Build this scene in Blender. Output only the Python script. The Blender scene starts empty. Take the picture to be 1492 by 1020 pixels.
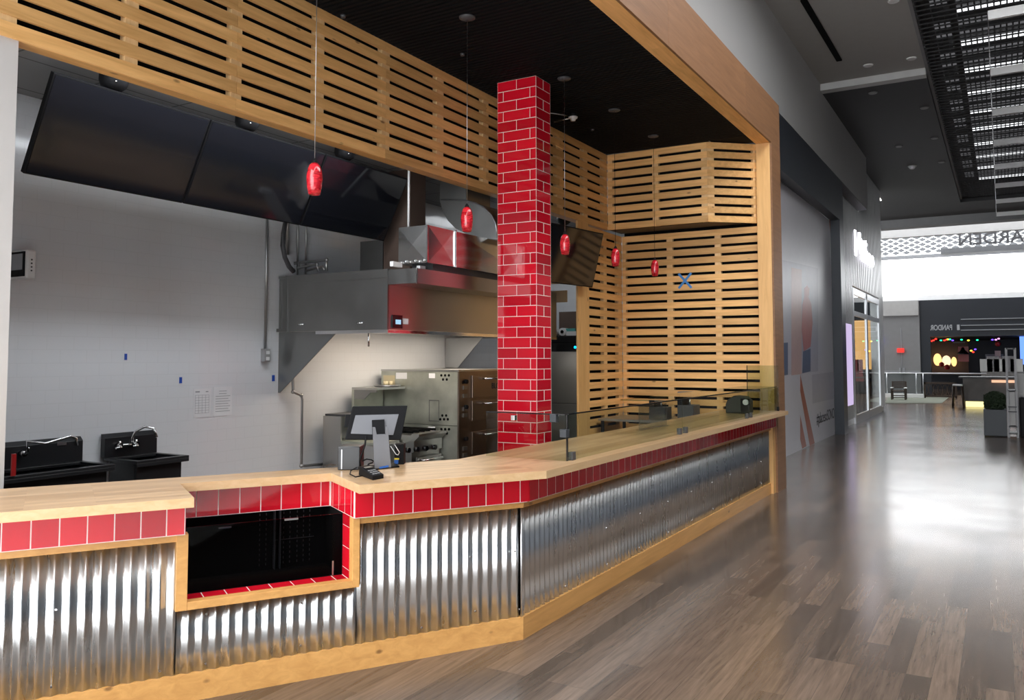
import bpy, bmesh, math, random
from mathutils import Vector, Matrix
random.seed(7)
SC = bpy.context.scene
COL = SC.collection
PI = math.pi

# ------------------------------------------------------------------ camera
YAW, PIT, ROL, F, CX, CY = 0.530321412, 0.0580761926, -0.00118757642, 1216.58903, 746.0, 451.28667
CAM = Vector((0, 0, 1.6))
fw = Vector((-math.sin(YAW)*math.cos(PIT), math.cos(YAW)*math.cos(PIT), math.sin(PIT)))
r0 = Vector((math.cos(YAW), math.sin(YAW), 0)); u0 = r0.cross(fw)
rt = r0*math.cos(ROL) + u0*math.sin(ROL); up = rt.cross(fw)

def at(px, py, x=None, y=None, z=None):
    """point of the real plane x=, y= or z= that lies under a pixel"""
    r = fw*F + rt*(px-CX) - up*(py-CY)
    if x is not None: t = x/r.x
    elif y is not None: t = y/r.y
    else: t = (z-1.6)/r.z
    return CAM + r*t

cd = bpy.data.cameras.new('camera'); cam = bpy.data.objects.new('camera', cd); COL.objects.link(cam)
m = Matrix((rt, up, -fw)).transposed().to_4x4(); m.translation = CAM
cam.matrix_world = m
cd.sensor_width = 36; cd.sensor_fit = 'HORIZONTAL'
cd.lens = F*36/1492; cd.shift_y = -(510-CY)/1492; cd.clip_start = .05; cd.clip_end = 300
SC.camera = cam

# ------------------------------------------------------------------ materials
MATS = {}
def nodes(name):
    mt = bpy.data.materials.new(name); mt.use_nodes = True
    nt = mt.node_tree; return mt, nt, nt.nodes['Principled BSDF']
def setp(b, col=None, rough=.5, metal=0., spec=.5, coat=0.):
    if col is not None: b.inputs['Base Color'].default_value = (*col, 1)
    b.inputs['Roughness'].default_value = rough; b.inputs['Metallic'].default_value = metal
    b.inputs['Specular IOR Level'].default_value = spec; b.inputs['Coat Weight'].default_value = coat
def nd(nt, typ, **kw):
    n = nt.nodes.new(typ)
    for k, v in kw.items():
        if k in n.inputs: n.inputs[k].default_value = v
        else: setattr(n, k, v)
    return n
def plain(name, col, rough=.5, metal=0., spec=.5, coat=0., var=.08, scale=6., bump=0.):
    """solid surface with faint procedural unevenness"""
    mt, nt, b = nodes(name); setp(b, col, rough, metal, spec, coat)
    tc = nd(nt, 'ShaderNodeTexCoord'); nz = nd(nt, 'ShaderNodeTexNoise', Scale=scale, Detail=4.)
    nt.links.new(tc.outputs['Object'], nz.inputs['Vector'])
    mr = nd(nt, 'ShaderNodeMapRange'); nt.links.new(nz.outputs['Fac'], mr.inputs['Value'])
    mr.inputs['To Min'].default_value = 1-var; mr.inputs['To Max'].default_value = 1+var
    mx = nd(nt, 'ShaderNodeVectorMath', operation='SCALE'); mx.inputs[0].default_value = col
    nt.links.new(mr.outputs['Result'], mx.inputs['Scale']); nt.links.new(mx.outputs[0], b.inputs['Base Color'])
    if bump:
        bp = nd(nt, 'ShaderNodeBump', Strength=bump, Distance=.01)
        nt.links.new(nz.outputs['Fac'], bp.inputs['Height']); nt.links.new(bp.outputs['Normal'], b.inputs['Normal'])
    MATS[name] = mt; return mt
def emit(name, col, strength):
    mt, nt, b = nodes(name); setp(b, (0, 0, 0), .6)
    b.inputs['Emission Color'].default_value = (*col, 1); b.inputs['Emission Strength'].default_value = strength
    MATS[name] = mt; return mt
def wood(name, c1, c2, axis, rough=.5, knots=True, coat=0., vary=.35, gscale=1., blocks=None):
    """grain along the given axis; each board tinted by its own value in the mesh attribute rnd"""
    mt, nt, b = nodes(name); setp(b, c1, rough, coat=coat); L = nt.links.new
    tc = nd(nt, 'ShaderNodeTexCoord'); mp = nd(nt, 'ShaderNodeMapping')
    s = [14., 14., 14.]; s['xyz'.index(axis)] = 1.1
    mp.inputs['Scale'].default_value = [k*gscale for k in s]
    L(tc.outputs['Object'], mp.inputs['Vector'])
    at_ = nd(nt, 'ShaderNodeAttribute', attribute_name='rnd')
    off = nd(nt, 'ShaderNodeVectorMath', operation='SCALE'); off.inputs[0].default_value = (17.3, 9.1, 23.7)
    L(at_.outputs['Fac'], off.inputs['Scale'])
    ad = nd(nt, 'ShaderNodeVectorMath', operation='ADD'); L(mp.outputs[0], ad.inputs[0]); L(off.outputs[0], ad.inputs[1])
    nz = nd(nt, 'ShaderNodeTexNoise', Scale=1.6, Detail=7., Roughness=.62, Distortion=.6); L(ad.outputs[0], nz.inputs['Vector'])
    cr = nd(nt, 'ShaderNodeValToRGB'); L(nz.outputs['Fac'], cr.inputs['Fac'])
    cr.color_ramp.elements[0].position = .3; cr.color_ramp.elements[0].color = (*c2, 1)
    cr.color_ramp.elements[1].position = .68; cr.color_ramp.elements[1].color = (*c1, 1)
    mr = nd(nt, 'ShaderNodeMapRange'); L(at_.outputs['Fac'], mr.inputs['Value'])
    mr.inputs['To Min'].default_value = 1-vary*.6; mr.inputs['To Max'].default_value = 1+vary*.4
    sc = nd(nt, 'ShaderNodeVectorMath', operation='SCALE'); L(cr.outputs['Color'], sc.inputs[0]); L(mr.outputs[0], sc.inputs['Scale'])
    outc = sc.outputs[0]
    if knots:
        mp2 = nd(nt, 'ShaderNodeMapping'); s2 = [6., 6., 6.]; s2['xyz'.index(axis)] = 2.4
        mp2.inputs['Scale'].default_value = s2; L(tc.outputs['Object'], mp2.inputs['Vector'])
        a2 = nd(nt, 'ShaderNodeVectorMath', operation='ADD'); L(mp2.outputs[0], a2.inputs[0]); L(off.outputs[0], a2.inputs[1])
        vo = nd(nt, 'ShaderNodeTexVoronoi', Scale=1.); L(a2.outputs[0], vo.inputs['Vector'])
        k = nd(nt, 'ShaderNodeMapRange'); L(vo.outputs['Distance'], k.inputs['Value'])
        k.inputs['From Min'].default_value = .035; k.inputs['From Max'].default_value = .085
        k.inputs['To Min'].default_value = .75; k.inputs['To Max'].default_value = 0
        mx = nd(nt, 'ShaderNodeMix', data_type='RGBA'); L(k.outputs[0], mx.inputs['Factor']); L(outc, mx.inputs[6])
        mx.inputs[7].default_value = (.16, .07, .025, 1); outc = mx.outputs[2]
    if blocks:
        # butcher-block staves: long bricks of differing tint
        br = nd(nt, 'ShaderNodeTexBrick', Scale=1.); br.offset = .37
        mpb = nd(nt, 'ShaderNodeMapping'); mpb.inputs['Rotation'].default_value = (0, 0, blocks)
        L(tc.outputs['Object'], mpb.inputs['Vector']); L(mpb.outputs[0], br.inputs['Vector'])
        br.inputs['Brick Width'].default_value = .75; br.inputs['Row Height'].default_value = .045
        br.inputs['Mortar Size'].default_value = 0.0006; br.inputs['Bias'].default_value = 0.
        br.inputs['Color1'].default_value = (1, 1, 1, 1); br.inputs['Color2'].default_value = (.68, .62, .55, 1)
        br.inputs['Mortar'].default_value = (.55, .45, .35, 1)
        m2 = nd(nt, 'ShaderNodeMix', data_type='RGBA', blend_type='MULTIPLY'); m2.inputs['Factor'].default_value = 1
        L(outc, m2.inputs[6]); L(br.outputs['Color'], m2.inputs[7]); outc = m2.outputs[2]
    L(outc, b.inputs['Base Color'])
    bp = nd(nt, 'ShaderNodeBump', Strength=.012 if blocks else .06, Distance=.004); L(nz.outputs['Fac'], bp.inputs['Height']); L(bp.outputs['Normal'], b.inputs['Normal'])
    MATS[name] = mt; return mt
def tilemat(name, col, rough=.06, vary=.18):
    mt, nt, b = nodes(name); setp(b, col, rough, spec=.55); L = nt.links.new
    a = nd(nt, 'ShaderNodeAttribute', attribute_name='rnd')
    mr = nd(nt, 'ShaderNodeMapRange'); L(a.outputs['Fac'], mr.inputs['Value'])
    mr.inputs['To Min'].default_value = 1-vary; mr.inputs['To Max'].default_value = 1+vary
    s = nd(nt, 'ShaderNodeVectorMath', operation='SCALE'); s.inputs[0].default_value = col; L(mr.outputs[0], s.inputs['Scale'])
    L(s.outputs[0], b.inputs['Base Color'])
    MATS[name] = mt; return mt
def metal(name, col, rough, stretch=(1, 1, 1), var=.06, rvar=.08, scale=9.):
    mt, nt, b = nodes(name); setp(b, col, rough, 1.); L = nt.links.new
    tc = nd(nt, 'ShaderNodeTexCoord'); mp = nd(nt, 'ShaderNodeMapping'); mp.inputs['Scale'].default_value = stretch
    L(tc.outputs['Object'], mp.inputs['Vector'])
    nz = nd(nt, 'ShaderNodeTexNoise', Scale=scale, Detail=5.); L(mp.outputs[0], nz.inputs['Vector'])
    mr = nd(nt, 'ShaderNodeMapRange'); L(nz.outputs['Fac'], mr.inputs['Value']); mr.inputs['To Min'].default_value = 1-var*2; mr.inputs['To Max'].default_value = 1+var
    s = nd(nt, 'ShaderNodeVectorMath', operation='SCALE'); s.inputs[0].default_value = col; L(mr.outputs[0], s.inputs['Scale']); L(s.outputs[0], b.inputs['Base Color'])
    m2 = nd(nt, 'ShaderNodeMapRange'); L(nz.outputs['Fac'], m2.inputs['Value']); m2.inputs['To Min'].default_value = max(.02, rough-rvar); m2.inputs['To Max'].default_value = rough+rvar; L(m2.outputs[0], b.inputs['Roughness'])
    MATS[name] = mt; return mt
def glassmat(name, tint=(.93, .96, .94), rough=0.0, ior=1.45, base=.0):
    """thin pane: tinted see-through plus Fresnel reflection"""
    mt, nt, b = nodes(name); nt.nodes.remove(b); L = nt.links.new
    tr = nd(nt, 'ShaderNodeBsdfTransparent', Color=(*tint, 1)); gl = nd(nt, 'ShaderNodeBsdfGlossy', Roughness=rough)
    lw = nd(nt, 'ShaderNodeFresnel', IOR=ior); mx = nd(nt, 'ShaderNodeMixShader'); ad = nd(nt, 'ShaderNodeMath', operation='ADD'); ad.inputs[1].default_value = base
    L(lw.outputs[0], ad.inputs[0])
    ge = nd(nt, 'ShaderNodeNewGeometry'); inv = nd(nt, 'ShaderNodeMath', operation='SUBTRACT'); inv.inputs[0].default_value = 1; L(ge.outputs['Backfacing'], inv.inputs[1])
    ml = nd(nt, 'ShaderNodeMath', operation='MULTIPLY'); L(ad.outputs[0], ml.inputs[0]); L(inv.outputs[0], ml.inputs[1]); L(ml.outputs[0], mx.inputs['Fac']); L(tr.outputs[0], mx.inputs[1]); L(gl.outputs[0], mx.inputs[2])
    L(mx.outputs[0], nt.nodes['Material Output'].inputs['Surface'])
    MATS[name] = mt; return mt
def brickmat(name, col, mortar, bw, rh, ms, rough, rot=(0, 0, 0), spec=.5, offset=.5, col2=None, bump=0., grain=0.):
    mt, nt, b = nodes(name); setp(b, col, rough, spec=spec); L = nt.links.new
    tc = nd(nt, 'ShaderNodeTexCoord'); mp = nd(nt, 'ShaderNodeMapping'); mp.inputs['Rotation'].default_value = rot
    L(tc.outputs['Object'], mp.inputs['Vector'])
    br = nd(nt, 'ShaderNodeTexBrick', Scale=1.); br.offset = offset; br.squash = 1
    L(mp.outputs[0], br.inputs['Vector'])
    for k, v in (('Brick Width', bw), ('Row Height', rh), ('Mortar Size', ms), ('Mortar Smooth', .1), ('Bias', 0.)): br.inputs[k].default_value = v
    br.inputs['Color1'].default_value = (*col, 1); br.inputs['Color2'].default_value = (*(col2 or col), 1); br.inputs['Mortar'].default_value = (*mortar, 1)
    out = br.outputs['Color']
    L(out, b.inputs['Base Color'])
    if bump:
        bp = nd(nt, 'ShaderNodeBump', Strength=bump, Distance=.003); bp.invert = True
        L(br.outputs['Fac'], bp.inputs['Height']); L(bp.outputs['Normal'], b.inputs['Normal'])
    MATS[name] = mt; return mt

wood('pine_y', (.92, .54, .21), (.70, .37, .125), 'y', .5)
wood('pine_x', (.92, .54, .21), (.70, .37, .125), 'x', .5)
wood('pine_z', (.92, .55, .22), (.76, .42, .15), 'z', .45, vary=.15)
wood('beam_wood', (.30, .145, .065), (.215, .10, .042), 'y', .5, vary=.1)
wood('trim_wood', (.78, .42, .14), (.62, .31, .095), 'y', .4, vary=.12)
wood('batten_wood', (.86, .58, .29), (.74, .46, .21), 'z', .5, knots=False, vary=.1)
wood('worktop', (.66, .45, .26), (.55, .36, .195), 'y', .28, knots=False, coat=.1, vary=.1, gscale=.8, blocks=PI/2)
wood('worktop_edge', (.70, .48, .27), (.60, .38, .19), 'y', .35, knots=False, vary=.1, gscale=1.4)
tilemat('red_tile', (.60, .008, .022), .05)
plain('grout', (.88, .76, .72), .8)
plain('backing_black', (.006, .006, .006), .9, spec=.1)
plain('black_plastic', (.008, .008, .009), .55, spec=.15)
plain('clamp_grey', (.05, .055, .062), .6, spec=.2)
plain('black_gloss', (.008, .008, .009), .12)
plain('dark_grey', (.06, .06, .065), .45)
plain('drywall', (.62, .61, .60), .7, var=.03)
plain('pier_paint', (.62, .60, .585), .6, var=.04)
plain('upper_wall', (.52, .51, .50), .7, var=.04, scale=1.5)
plain('soffit_light', (.45, .44, .42), .8, var=.04)
plain('soffit_dark', (.030, .030, .032), .7, var=.1)
plain('fascia_white', (.62, .62, .61), .6)
plain('slate_frame', (.035, .042, .055), .35)
plain('vinyl', (.74, .72, .76), .34, var=.04, spec=.35)
plain('vinyl_dark', (.60, .58, .63), .34, spec=.35)
plain('vinyl_rust', (.45, .11, .05), .34, spec=.35)
plain('vinyl_skin', (.68, .46, .41), .34, spec=.35)
plain('vinyl_blue', (.12, .16, .25), .34, spec=.35)
plain('vinyl_coral', (.64, .22, .18), .34, spec=.35)
plain('white_plastic', (.75, .75, .75), .35)
plain('silver_paint', (.17, .175, .19), .5, spec=.3)
plain('rack_grey', (.30, .30, .31), .5)
plain('letter_grey', (.12, .12, .13), .6)
plain('paper', (.88, .88, .9), .7)
plain('ink', (.03, .03, .035), .6)
plain('print_grey', (.35, .35, .38), .7)
plain('blue_tape', (.03, .10, .50), .6)
plain('bright_tape', (.06, .25, .62), .6)
plain('cardboard', (.52, .38, .22), .8)
plain('screen', (.009, .010, .014), .09, spec=.45)
plain('black_enamel', (.02, .021, .023), .3)
plain('planter_grey', (.035, .042, .05), .5)
plain('leaf', (.02, .035, .015), .7)
plain('far_grey', (.20, .20, .205), .8)
plain('far_grey_light', (.42, .415, .41), .8)
plain('far_dark', (.010, .013, .02), .5)
plain('mid_grey', (.25, .25, .25), .6)
plain('bar_stone', (.17, .155, .145), .6, var=.3, scale=4)
plain('far_white', (.9, .9, .9), .6)
plain('rug', (.11, .12, .09), .95)
plain('sign_grey', (.30, .31, .33), .5)
plain('dark_wood', (.05, .03, .02), .5)
plain('red_paint', (.45, .02, .02), .35)
plain('shelf_brown', (.10, .065, .05), .6, var=.15)
plain('ceiling_tile', (.26, .26, .26), .9, var=.05)
plain('pale_bounce', (.88, .87, .86), .5)
plain('concrete', (.24, .24, .24), .8)
plain('cream_wall', (.66, .60, .52), .35)
plain('blue_label', (.02, .12, .45), .5); plain('yellow_label', (.7, .55, .03), .5)
plain('worn_card', (.66, .57, .36), .8); plain('teal', (.08, .35, .33), .6)
plain('shop_glow_wall', (.75, .55, .25), .8)
metal('galvanised', (.76, .78, .79), .28, (1, 1, .15), .05, .04, 12)
metal('steel', (.50, .50, .49), .30, (1, 1, .2), .03, .02, 2)
metal('steel_dark', (.30, .30, .295), .38, (1, 1, 1), .10, .08, 4)
metal('steel_greased', (.60, .62, .54), .5, (1, 1, 1), .28, .10, 5)
metal('steel_brown', (.28, .22, .18), .33, (1, 1, .4), .12, .08, 5)
metal('duct_steel', (.66, .66, .65), .22, (1, 1, 1), .04, .02, 3)
metal('chrome', (.75, .75, .75), .12, (1, 1, 1), .02, .02)
metal('aluminium', (.50, .51, .53), .35, (1, 1, .3), .04, .04)
metal('fin_metal', (.50, .50, .50), .3, (1, 1, .1), .06, .06)
metal('conduit', (.5, .5, .5), .35)
glassmat('guard_glass', (.86, .89, .83)); glassmat('shelf_glass', (.62, .68, .58)); glassmat('store_glass', (.85, .88, .88), base=.05); glassmat('case_glass', (.55, .55, .57), ior=1.14)
glassmat('diamond_glass', (.065, .068, .072)); glassmat('bag_plastic', (.85, .86, .88), .15, base=.15)
emit('led_blue', (.0, .35, 1.), 6); emit('lamp_red', (1., .03, .02), 1.2); emit('lamp_white', (1, .97, .92), 4.)
emit('skylight_strip', (.95, .97, 1.), 1.8); emit('skylight_weak', (.95, .95, 1.), .10); emit('sign_white', (.93, .9, 1), 4.); emit('warm_light', (1., .55, .2), 1.5); emit('warm_bright', (1., .72, .42), 1.3)
emit('bar_glow', (1., .85, .35), 1.3); emit('counter_glow', (1., .55, .35), .9); emit('screen_blue', (.12, .25, 1.), 1.6); emit('screen_white', (.7, .85, 1.), 1.0)
emit('bulb_red', (1, .03, .02), 3); emit('bulb_green', (.02, 1, .4), 2); emit('bulb_blue', (.12, .05, 1), 3); emit('bulb_yellow', (1, .75, .05), 3); emit('bulb_pink', (1, .35, .8), 2)
emit('lightbox_lilac', (.62, .50, .78), .8); emit('display_lcd', (.35, .6, .8), .9); emit('sign_dim', (.60, .62, .66), .35)

# subway wall tile (kitchen)
brickmat('subway_wall', (.84, .86, .885), (.80, .82, .84), .205, .098, .0025, .12, rot=(PI/2, 0, PI/2), bump=.25)
mt = MATS['subway_wall']
# swap the coordinates so that rows run along the wall (y) and climb in z
nt = mt.node_tree; mp = [n for n in nt.nodes if n.type == 'MAPPING'][0]; tcn = [n for n in nt.nodes if n.type == 'TEX_COORD'][0]
sx = nd(nt, 'ShaderNodeSeparateXYZ'); cx = nd(nt, 'ShaderNodeCombineXYZ')
nt.links.new(tcn.outputs['Object'], sx.inputs[0]); ax = nd(nt, 'ShaderNodeMath', operation='ADD')
nt.links.new(sx.outputs['X'], ax.inputs[0]); nt.links.new(sx.outputs['Y'], ax.inputs[1])
nt.links.new(ax.outputs[0], cx.inputs['X']); nt.links.new(sx.outputs['Z'], cx.inputs['Y'])
mp.inputs['Rotation'].default_value = (0, 0, 0); nt.links.new(cx.outputs[0], mp.inputs['Vector'])
# kitchen ceiling grid
brickmat('acoustic_tile', (.33, .33, .33), (.16, .16, .16), .61, .61, .008, .9, offset=0., spec=.1)
# ribbed black ceiling
mt, nt, b = nodes('ribbed_black'); setp(b, (.005, .005, .0055), .7, spec=.12); MATS['ribbed_black'] = mt
# plank floor
mt, nt, b = nodes('plank_floor'); setp(b, (.2, .15, .12), .22, spec=.5); L = nt.links.new; MATS['plank_floor'] = mt
tc = nd(nt, 'ShaderNodeTexCoord'); mp = nd(nt, 'ShaderNodeMapping'); mp.inputs['Rotation'].default_value = (0, 0, PI/2); L(tc.outputs['Object'], mp.inputs['Vector'])
def plankbrick(c1, c2, bw, rh, off):
    br = nd(nt, 'ShaderNodeTexBrick', Scale=1.); br.offset = off; br.offset_frequency = 3; L(mp.outputs[0], br.inputs['Vector'])
    for k, v in (('Brick Width', bw), ('Row Height', rh), ('Mortar Size', .0007), ('Mortar Smooth', 0.), ('Bias', 0.)): br.inputs[k].default_value = v
    br.inputs['Color1'].default_value = (*c1, 1); br.inputs['Color2'].default_value = (*c2, 1); br.inputs['Mortar'].default_value = (.05, .04, .035, 1); return br
br = plankbrick((.158, .112, .082), (.078, .058, .045), 1.0, .118, .41)
mp3 = nd(nt, 'ShaderNodeMapping'); mp3.inputs['Scale'].default_value = (34, 2.2, 1); L(tc.outputs['Object'], mp3.inputs['Vector'])
cm = nd(nt, 'ShaderNodeVectorMath', operation='SCALE'); L(br.outputs['Color'], cm.inputs[0]); cm.inputs['Scale'].default_value = 8.
a3 = nd(nt, 'ShaderNodeVectorMath', operation='ADD'); L(mp3.outputs[0], a3.inputs[0]); L(cm.outputs[0], a3.inputs[1])
nz = nd(nt, 'ShaderNodeTexNoise', Scale=1.3, Detail=5., Roughness=.6, Distortion=.5); L(a3.outputs[0], nz.inputs['Vector'])
mr = nd(nt, 'ShaderNodeMapRange'); L(nz.outputs['Fac'], mr.inputs['Value'])
for k, v in (('From Min', .3), ('From Max', .7), ('To Min', .72), ('To Max', 1.24)): mr.inputs[k].default_value = v
s = nd(nt, 'ShaderNodeVectorMath', operation='SCALE'); L(br.outputs['Color'], s.inputs[0]); L(mr.outputs[0], s.inputs['Scale']); L(s.outputs[0], b.inputs['Base Color'])
n2 = nd(nt, 'ShaderNodeTexNoise', Scale=.9, Detail=5.); L(tc.outputs['Object'], n2.inputs['Vector'])
r2 = nd(nt, 'ShaderNodeMapRange'); L(n2.outputs['Fac'], r2.inputs['Value']); r2.inputs['To Min'].default_value = .13; r2.inputs['To Max'].default_value = .27; L(r2.outputs[0], b.inputs['Roughness'])
# blown red pendant glass: swirled
mt, nt, b = nodes('pendant_glass'); setp(b, (.62, .015, .03), .08, spec=.6, coat=.4); L = nt.links.new; MATS['pendant_glass'] = mt
tc = nd(nt, 'ShaderNodeTexCoord'); wv = nd(nt, 'ShaderNodeTexNoise', Scale=9., Detail=4., Distortion=2.5)
mp = nd(nt, 'ShaderNodeMapping'); mp.inputs['Scale'].default_value = (1, 1, 2.6); mp.inputs['Rotation'].default_value = (.5, .3, 0)
L(tc.outputs['Object'], mp.inputs['Vector']); L(mp.outputs[0], wv.inputs['Vector'])
cr = nd(nt, 'ShaderNodeValToRGB'); L(wv.outputs['Fac'], cr.inputs['Fac'])
cr.color_ramp.elements[0].position = .35; cr.color_ramp.elements[0].color = (.30, .002, .008, 1)
cr.color_ramp.elements[1].position = .62; cr.color_ramp.elements[1].color = (.75, .03, .045, 1); L(cr.outputs[0], b.inputs['Base Color'])
# mottled diamond plate etc. not needed

# ------------------------------------------------------------------ mesh builder
class MB:
    def __init__(self, M=None):
        self.v = []; self.f = []; self.r = []; self.M = M; self.smooth = []
    def P(self, p):
        p = Vector(p); return (self.M @ p) if self.M is not None else p
    def add(self, vs, fs, r=None, smooth=False):
        n = len(self.v); self.v += [self.P(p) for p in vs]
        r = random.random() if r is None else r
        for f in fs: self.f.append([i+n for i in f]); self.r.append(r); self.smooth.append(smooth)
        return self
    def box(self, x0, x1, y0, y1, z0, z1, r=None):
        vs = [(x, y, z) for x in (x0, x1) for y in (y0, y1) for z in (z0, z1)]
        return self.add(vs, [(0, 1, 3, 2), (4, 6, 7, 5), (0, 4, 5, 1), (2, 3, 7, 6), (0, 2, 6, 4), (1, 5, 7, 3)], r)
    def hexa(self, b, t, r=None):
        return self.add(list(b)+list(t), [(3, 2, 1, 0), (4, 5, 6, 7), (0, 1, 5, 4), (1, 2, 6, 5), (2, 3, 7, 6), (3, 0, 4, 7)], r)
    def obox(self, o, u, v, w, r=None):
        o, u, v, w = map(Vector, (o, u, v, w))
        return self.hexa([o, o+u, o+u+v, o+v], [o+w, o+u+w, o+u+v+w, o+v+w], r)
    def prism(self, poly, ext, r=None):
        """polygon given as 3D points, extruded by vector ext"""
        n = len(poly); e = Vector(ext); a = [Vector(p) for p in poly]
        fs = [tuple(range(n-1, -1, -1)), tuple(range(n, 2*n))] + [(i, (i+1) % n, (i+1) % n+n, i+n) for i in range(n)]
        return self.add(a+[p+e for p in a], fs, r)
    def cyl(self, p0, p1, r0, r1=None, n=14, r=None):
        r1 = r0 if r1 is None else r1
        p0, p1 = Vector(p0), Vector(p1); ax = (p1-p0).normalized()
        a = ax.orthogonal().normalized(); b = ax.cross(a)
        vs = [p0+(a*math.cos(2*PI*i/n)+b*math.sin(2*PI*i/n))*r0 for i in range(n)] + [p1+(a*math.cos(2*PI*i/n)+b*math.sin(2*PI*i/n))*r1 for i in range(n)]
        k = len(self.f)
        self.add(vs, [(i, (i+1) % n, (i+1) % n+n, i+n) for i in range(n)] + [tuple(range(n-1, -1, -1)), tuple(range(n, 2*n))], r)
        for i in range(k, k+n): self.smooth[i] = True
        return self
    def tube(self, pts, rad, n=8):
        pts = [Vector(p) for p in pts]
        rings = []; a = None
        for i, p in enumerate(pts):
            d = (pts[min(i+1, len(pts)-1)]-pts[max(i-1, 0)]).normalized()
            a = (a - d*a.dot(d)).normalized() if a is not None else d.orthogonal().normalized()
            b = d.cross(a); rings.append([p+(a*math.cos(2*PI*k/n)+b*math.sin(2*PI*k/n))*rad for k in range(n)])
        vs = [q for r in rings for q in r]; fs = []
        for i in range(len(pts)-1):
            for k in range(n): fs.append((i*n+k, i*n+(k+1) % n, (i+1)*n+(k+1) % n, (i+1)*n+k))
        k0 = len(self.f); fs += [tuple(range(n-1, -1, -1)), tuple(range((len(pts)-1)*n, len(pts)*n))]
        self.add(vs, fs)
        for i in range(k0, len(self.f)-2): self.smooth[i] = True
        return self
    def lathe(self, c, prof, n=24, closed=False):
        c = Vector(c); vs = []; fs = []
        for r, z in prof:
            for k in range(n): vs.append(c+Vector((math.cos(2*PI*k/n)*r, math.sin(2*PI*k/n)*r, z)))
        for i in range(len(prof)-1):
            for k in range(n): fs.append((i*n+k, i*n+(k+1) % n, (i+1)*n+(k+1) % n, (i+1)*n+k))
        return self.add(vs, fs, smooth=True)
    def ball(self, c, r, n=10, sq=(1, 1, 1)):
        m_ = n//2; c = Vector(c); vs = []; fs = []
        for i in range(m_+1):
            th = PI*i/m_
            for k in range(n): vs.append(c+Vector((math.sin(th)*math.cos(2*PI*k/n)*r*sq[0], math.sin(th)*math.sin(2*PI*k/n)*r*sq[1], math.cos(th)*r*sq[2])))
        for i in range(m_):
            for k in range(n): fs.append((i*n+k, (i+1)*n+k, (i+1)*n+(k+1) % n, i*n+(k+1) % n))
        return self.add(vs, fs, smooth=True)
    def build(self, name, mat, parent=None, bevel=0., kind=None):
        if parent is None:
            xs = [p.x for p in self.v]; ys = [p.y for p in self.v]; zs = [p.z for p in self.v]
            loc = Vector(((min(xs)+max(xs))/2, (min(ys)+max(ys))/2, min(zs)))
        else:
            q = parent
            while q.parent: q = q.parent
            loc = q.location
        me = bpy.data.meshes.new(name); me.from_pydata([tuple(p-loc) for p in self.v], [], self.f)
        me.validate(); me.update()
        if len(me.polygons) == len(self.r):
            at_ = me.attributes.new('rnd', 'FLOAT', 'FACE'); at_.data.foreach_set('value', self.r)
            me.polygons.foreach_set('use_smooth', self.smooth)
        bm = bmesh.new(); bm.from_mesh(me); bmesh.ops.remove_doubles(bm, verts=bm.verts, dist=1e-6) if len(self.v) < 4000 and any(self.smooth) else None
        bmesh.ops.recalc_face_normals(bm, faces=bm.faces); bm.to_mesh(me); bm.free()
        me.materials.append(MATS[mat])
        o = bpy.data.objects.new(name, me); COL.objects.link(o)
        if parent is None: o.location = loc
        else: o.parent = parent
        if bevel:
            md = o.modifiers.new('bevel', 'BEVEL'); md.width = bevel; md.segments = 2; md.limit_method = 'ANGLE'
        if kind: o['kind'] = kind
        return o
def tag(o, label, cat, group=None):
    o['label'] = label; o['category'] = cat
    if group: o['group'] = group
    return o
def thing(name, label, cat, loc, group=None):
    o = bpy.data.objects.new(name, None); COL.objects.link(o); o.location = loc; o.empty_display_size = .1
    return tag(o, label, cat, group)
def B(*a): return MB().box(*a)
def copy_tree(o, parent=None):
    c = o.copy(); COL.objects.link(c); c.parent = parent
    for ch in list(o.children): copy_tree(ch, c)
    return c
def text_mesh(txt, size, depth, mat4, name, mat, parent=None, font_bold=False, shear=0.):
    cu = bpy.data.curves.new(name, 'FONT'); cu.body = txt; cu.size = size; cu.extrude = depth; cu.shear = shear
    if font_bold: cu.offset = size*.015
    ob = bpy.data.objects.new('tmp', cu); dg = bpy.context.evaluated_depsgraph_get(); COL.objects.link(ob); dg.update()
    me = bpy.data.meshes.new_from_object(ob.evaluated_get(dg)); bpy.data.objects.remove(ob)
    me.transform(mat4)
    if mat4.determinant() < 0: me.flip_normals()
    me.materials.append(MATS[mat])
    o = bpy.data.objects.new(name, me); COL.objects.link(o)
    if parent:
        o.parent = parent; q = parent
        while q.parent: q = q.parent
        me.transform(Matrix.Translation(-q.location))
    else:
        c = sum((v.co for v in me.vertices), Vector())/max(1, len(me.vertices)); me.transform(Matrix.Translation(-c)); o.location = c
    return o
def text_fit(txt, x0, x1, z0, z1, y, depth, name, mat, parent, mirror=False):
    o = text_mesh(txt, 1., depth, basis((0, 0, 0), (-1 if mirror else 1, 0, 0), (0, 0, 1), (0, -1, 0)), name, mat, parent, True)
    vs = o.data.vertices; ax, bx = min(v.co.x for v in vs), max(v.co.x for v in vs); az, bz = min(v.co.z for v in vs), max(v.co.z for v in vs); my = sum(v.co.y for v in vs)/len(vs)
    q = parent.location
    for v in vs:
        v.co.x = x0+(v.co.x-ax)/(bx-ax)*(x1-x0)-q.x; v.co.z = z0+(v.co.z-az)/(bz-az)*(z1-z0)-q.z; v.co.y = y+(v.co.y-my)-q.y
    return o
def basis(o, u, v, w):
    m_ = Matrix((Vector(u), Vector(v), Vector(w))).transposed().to_4x4(); m_.translation = Vector(o); return m_

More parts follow.
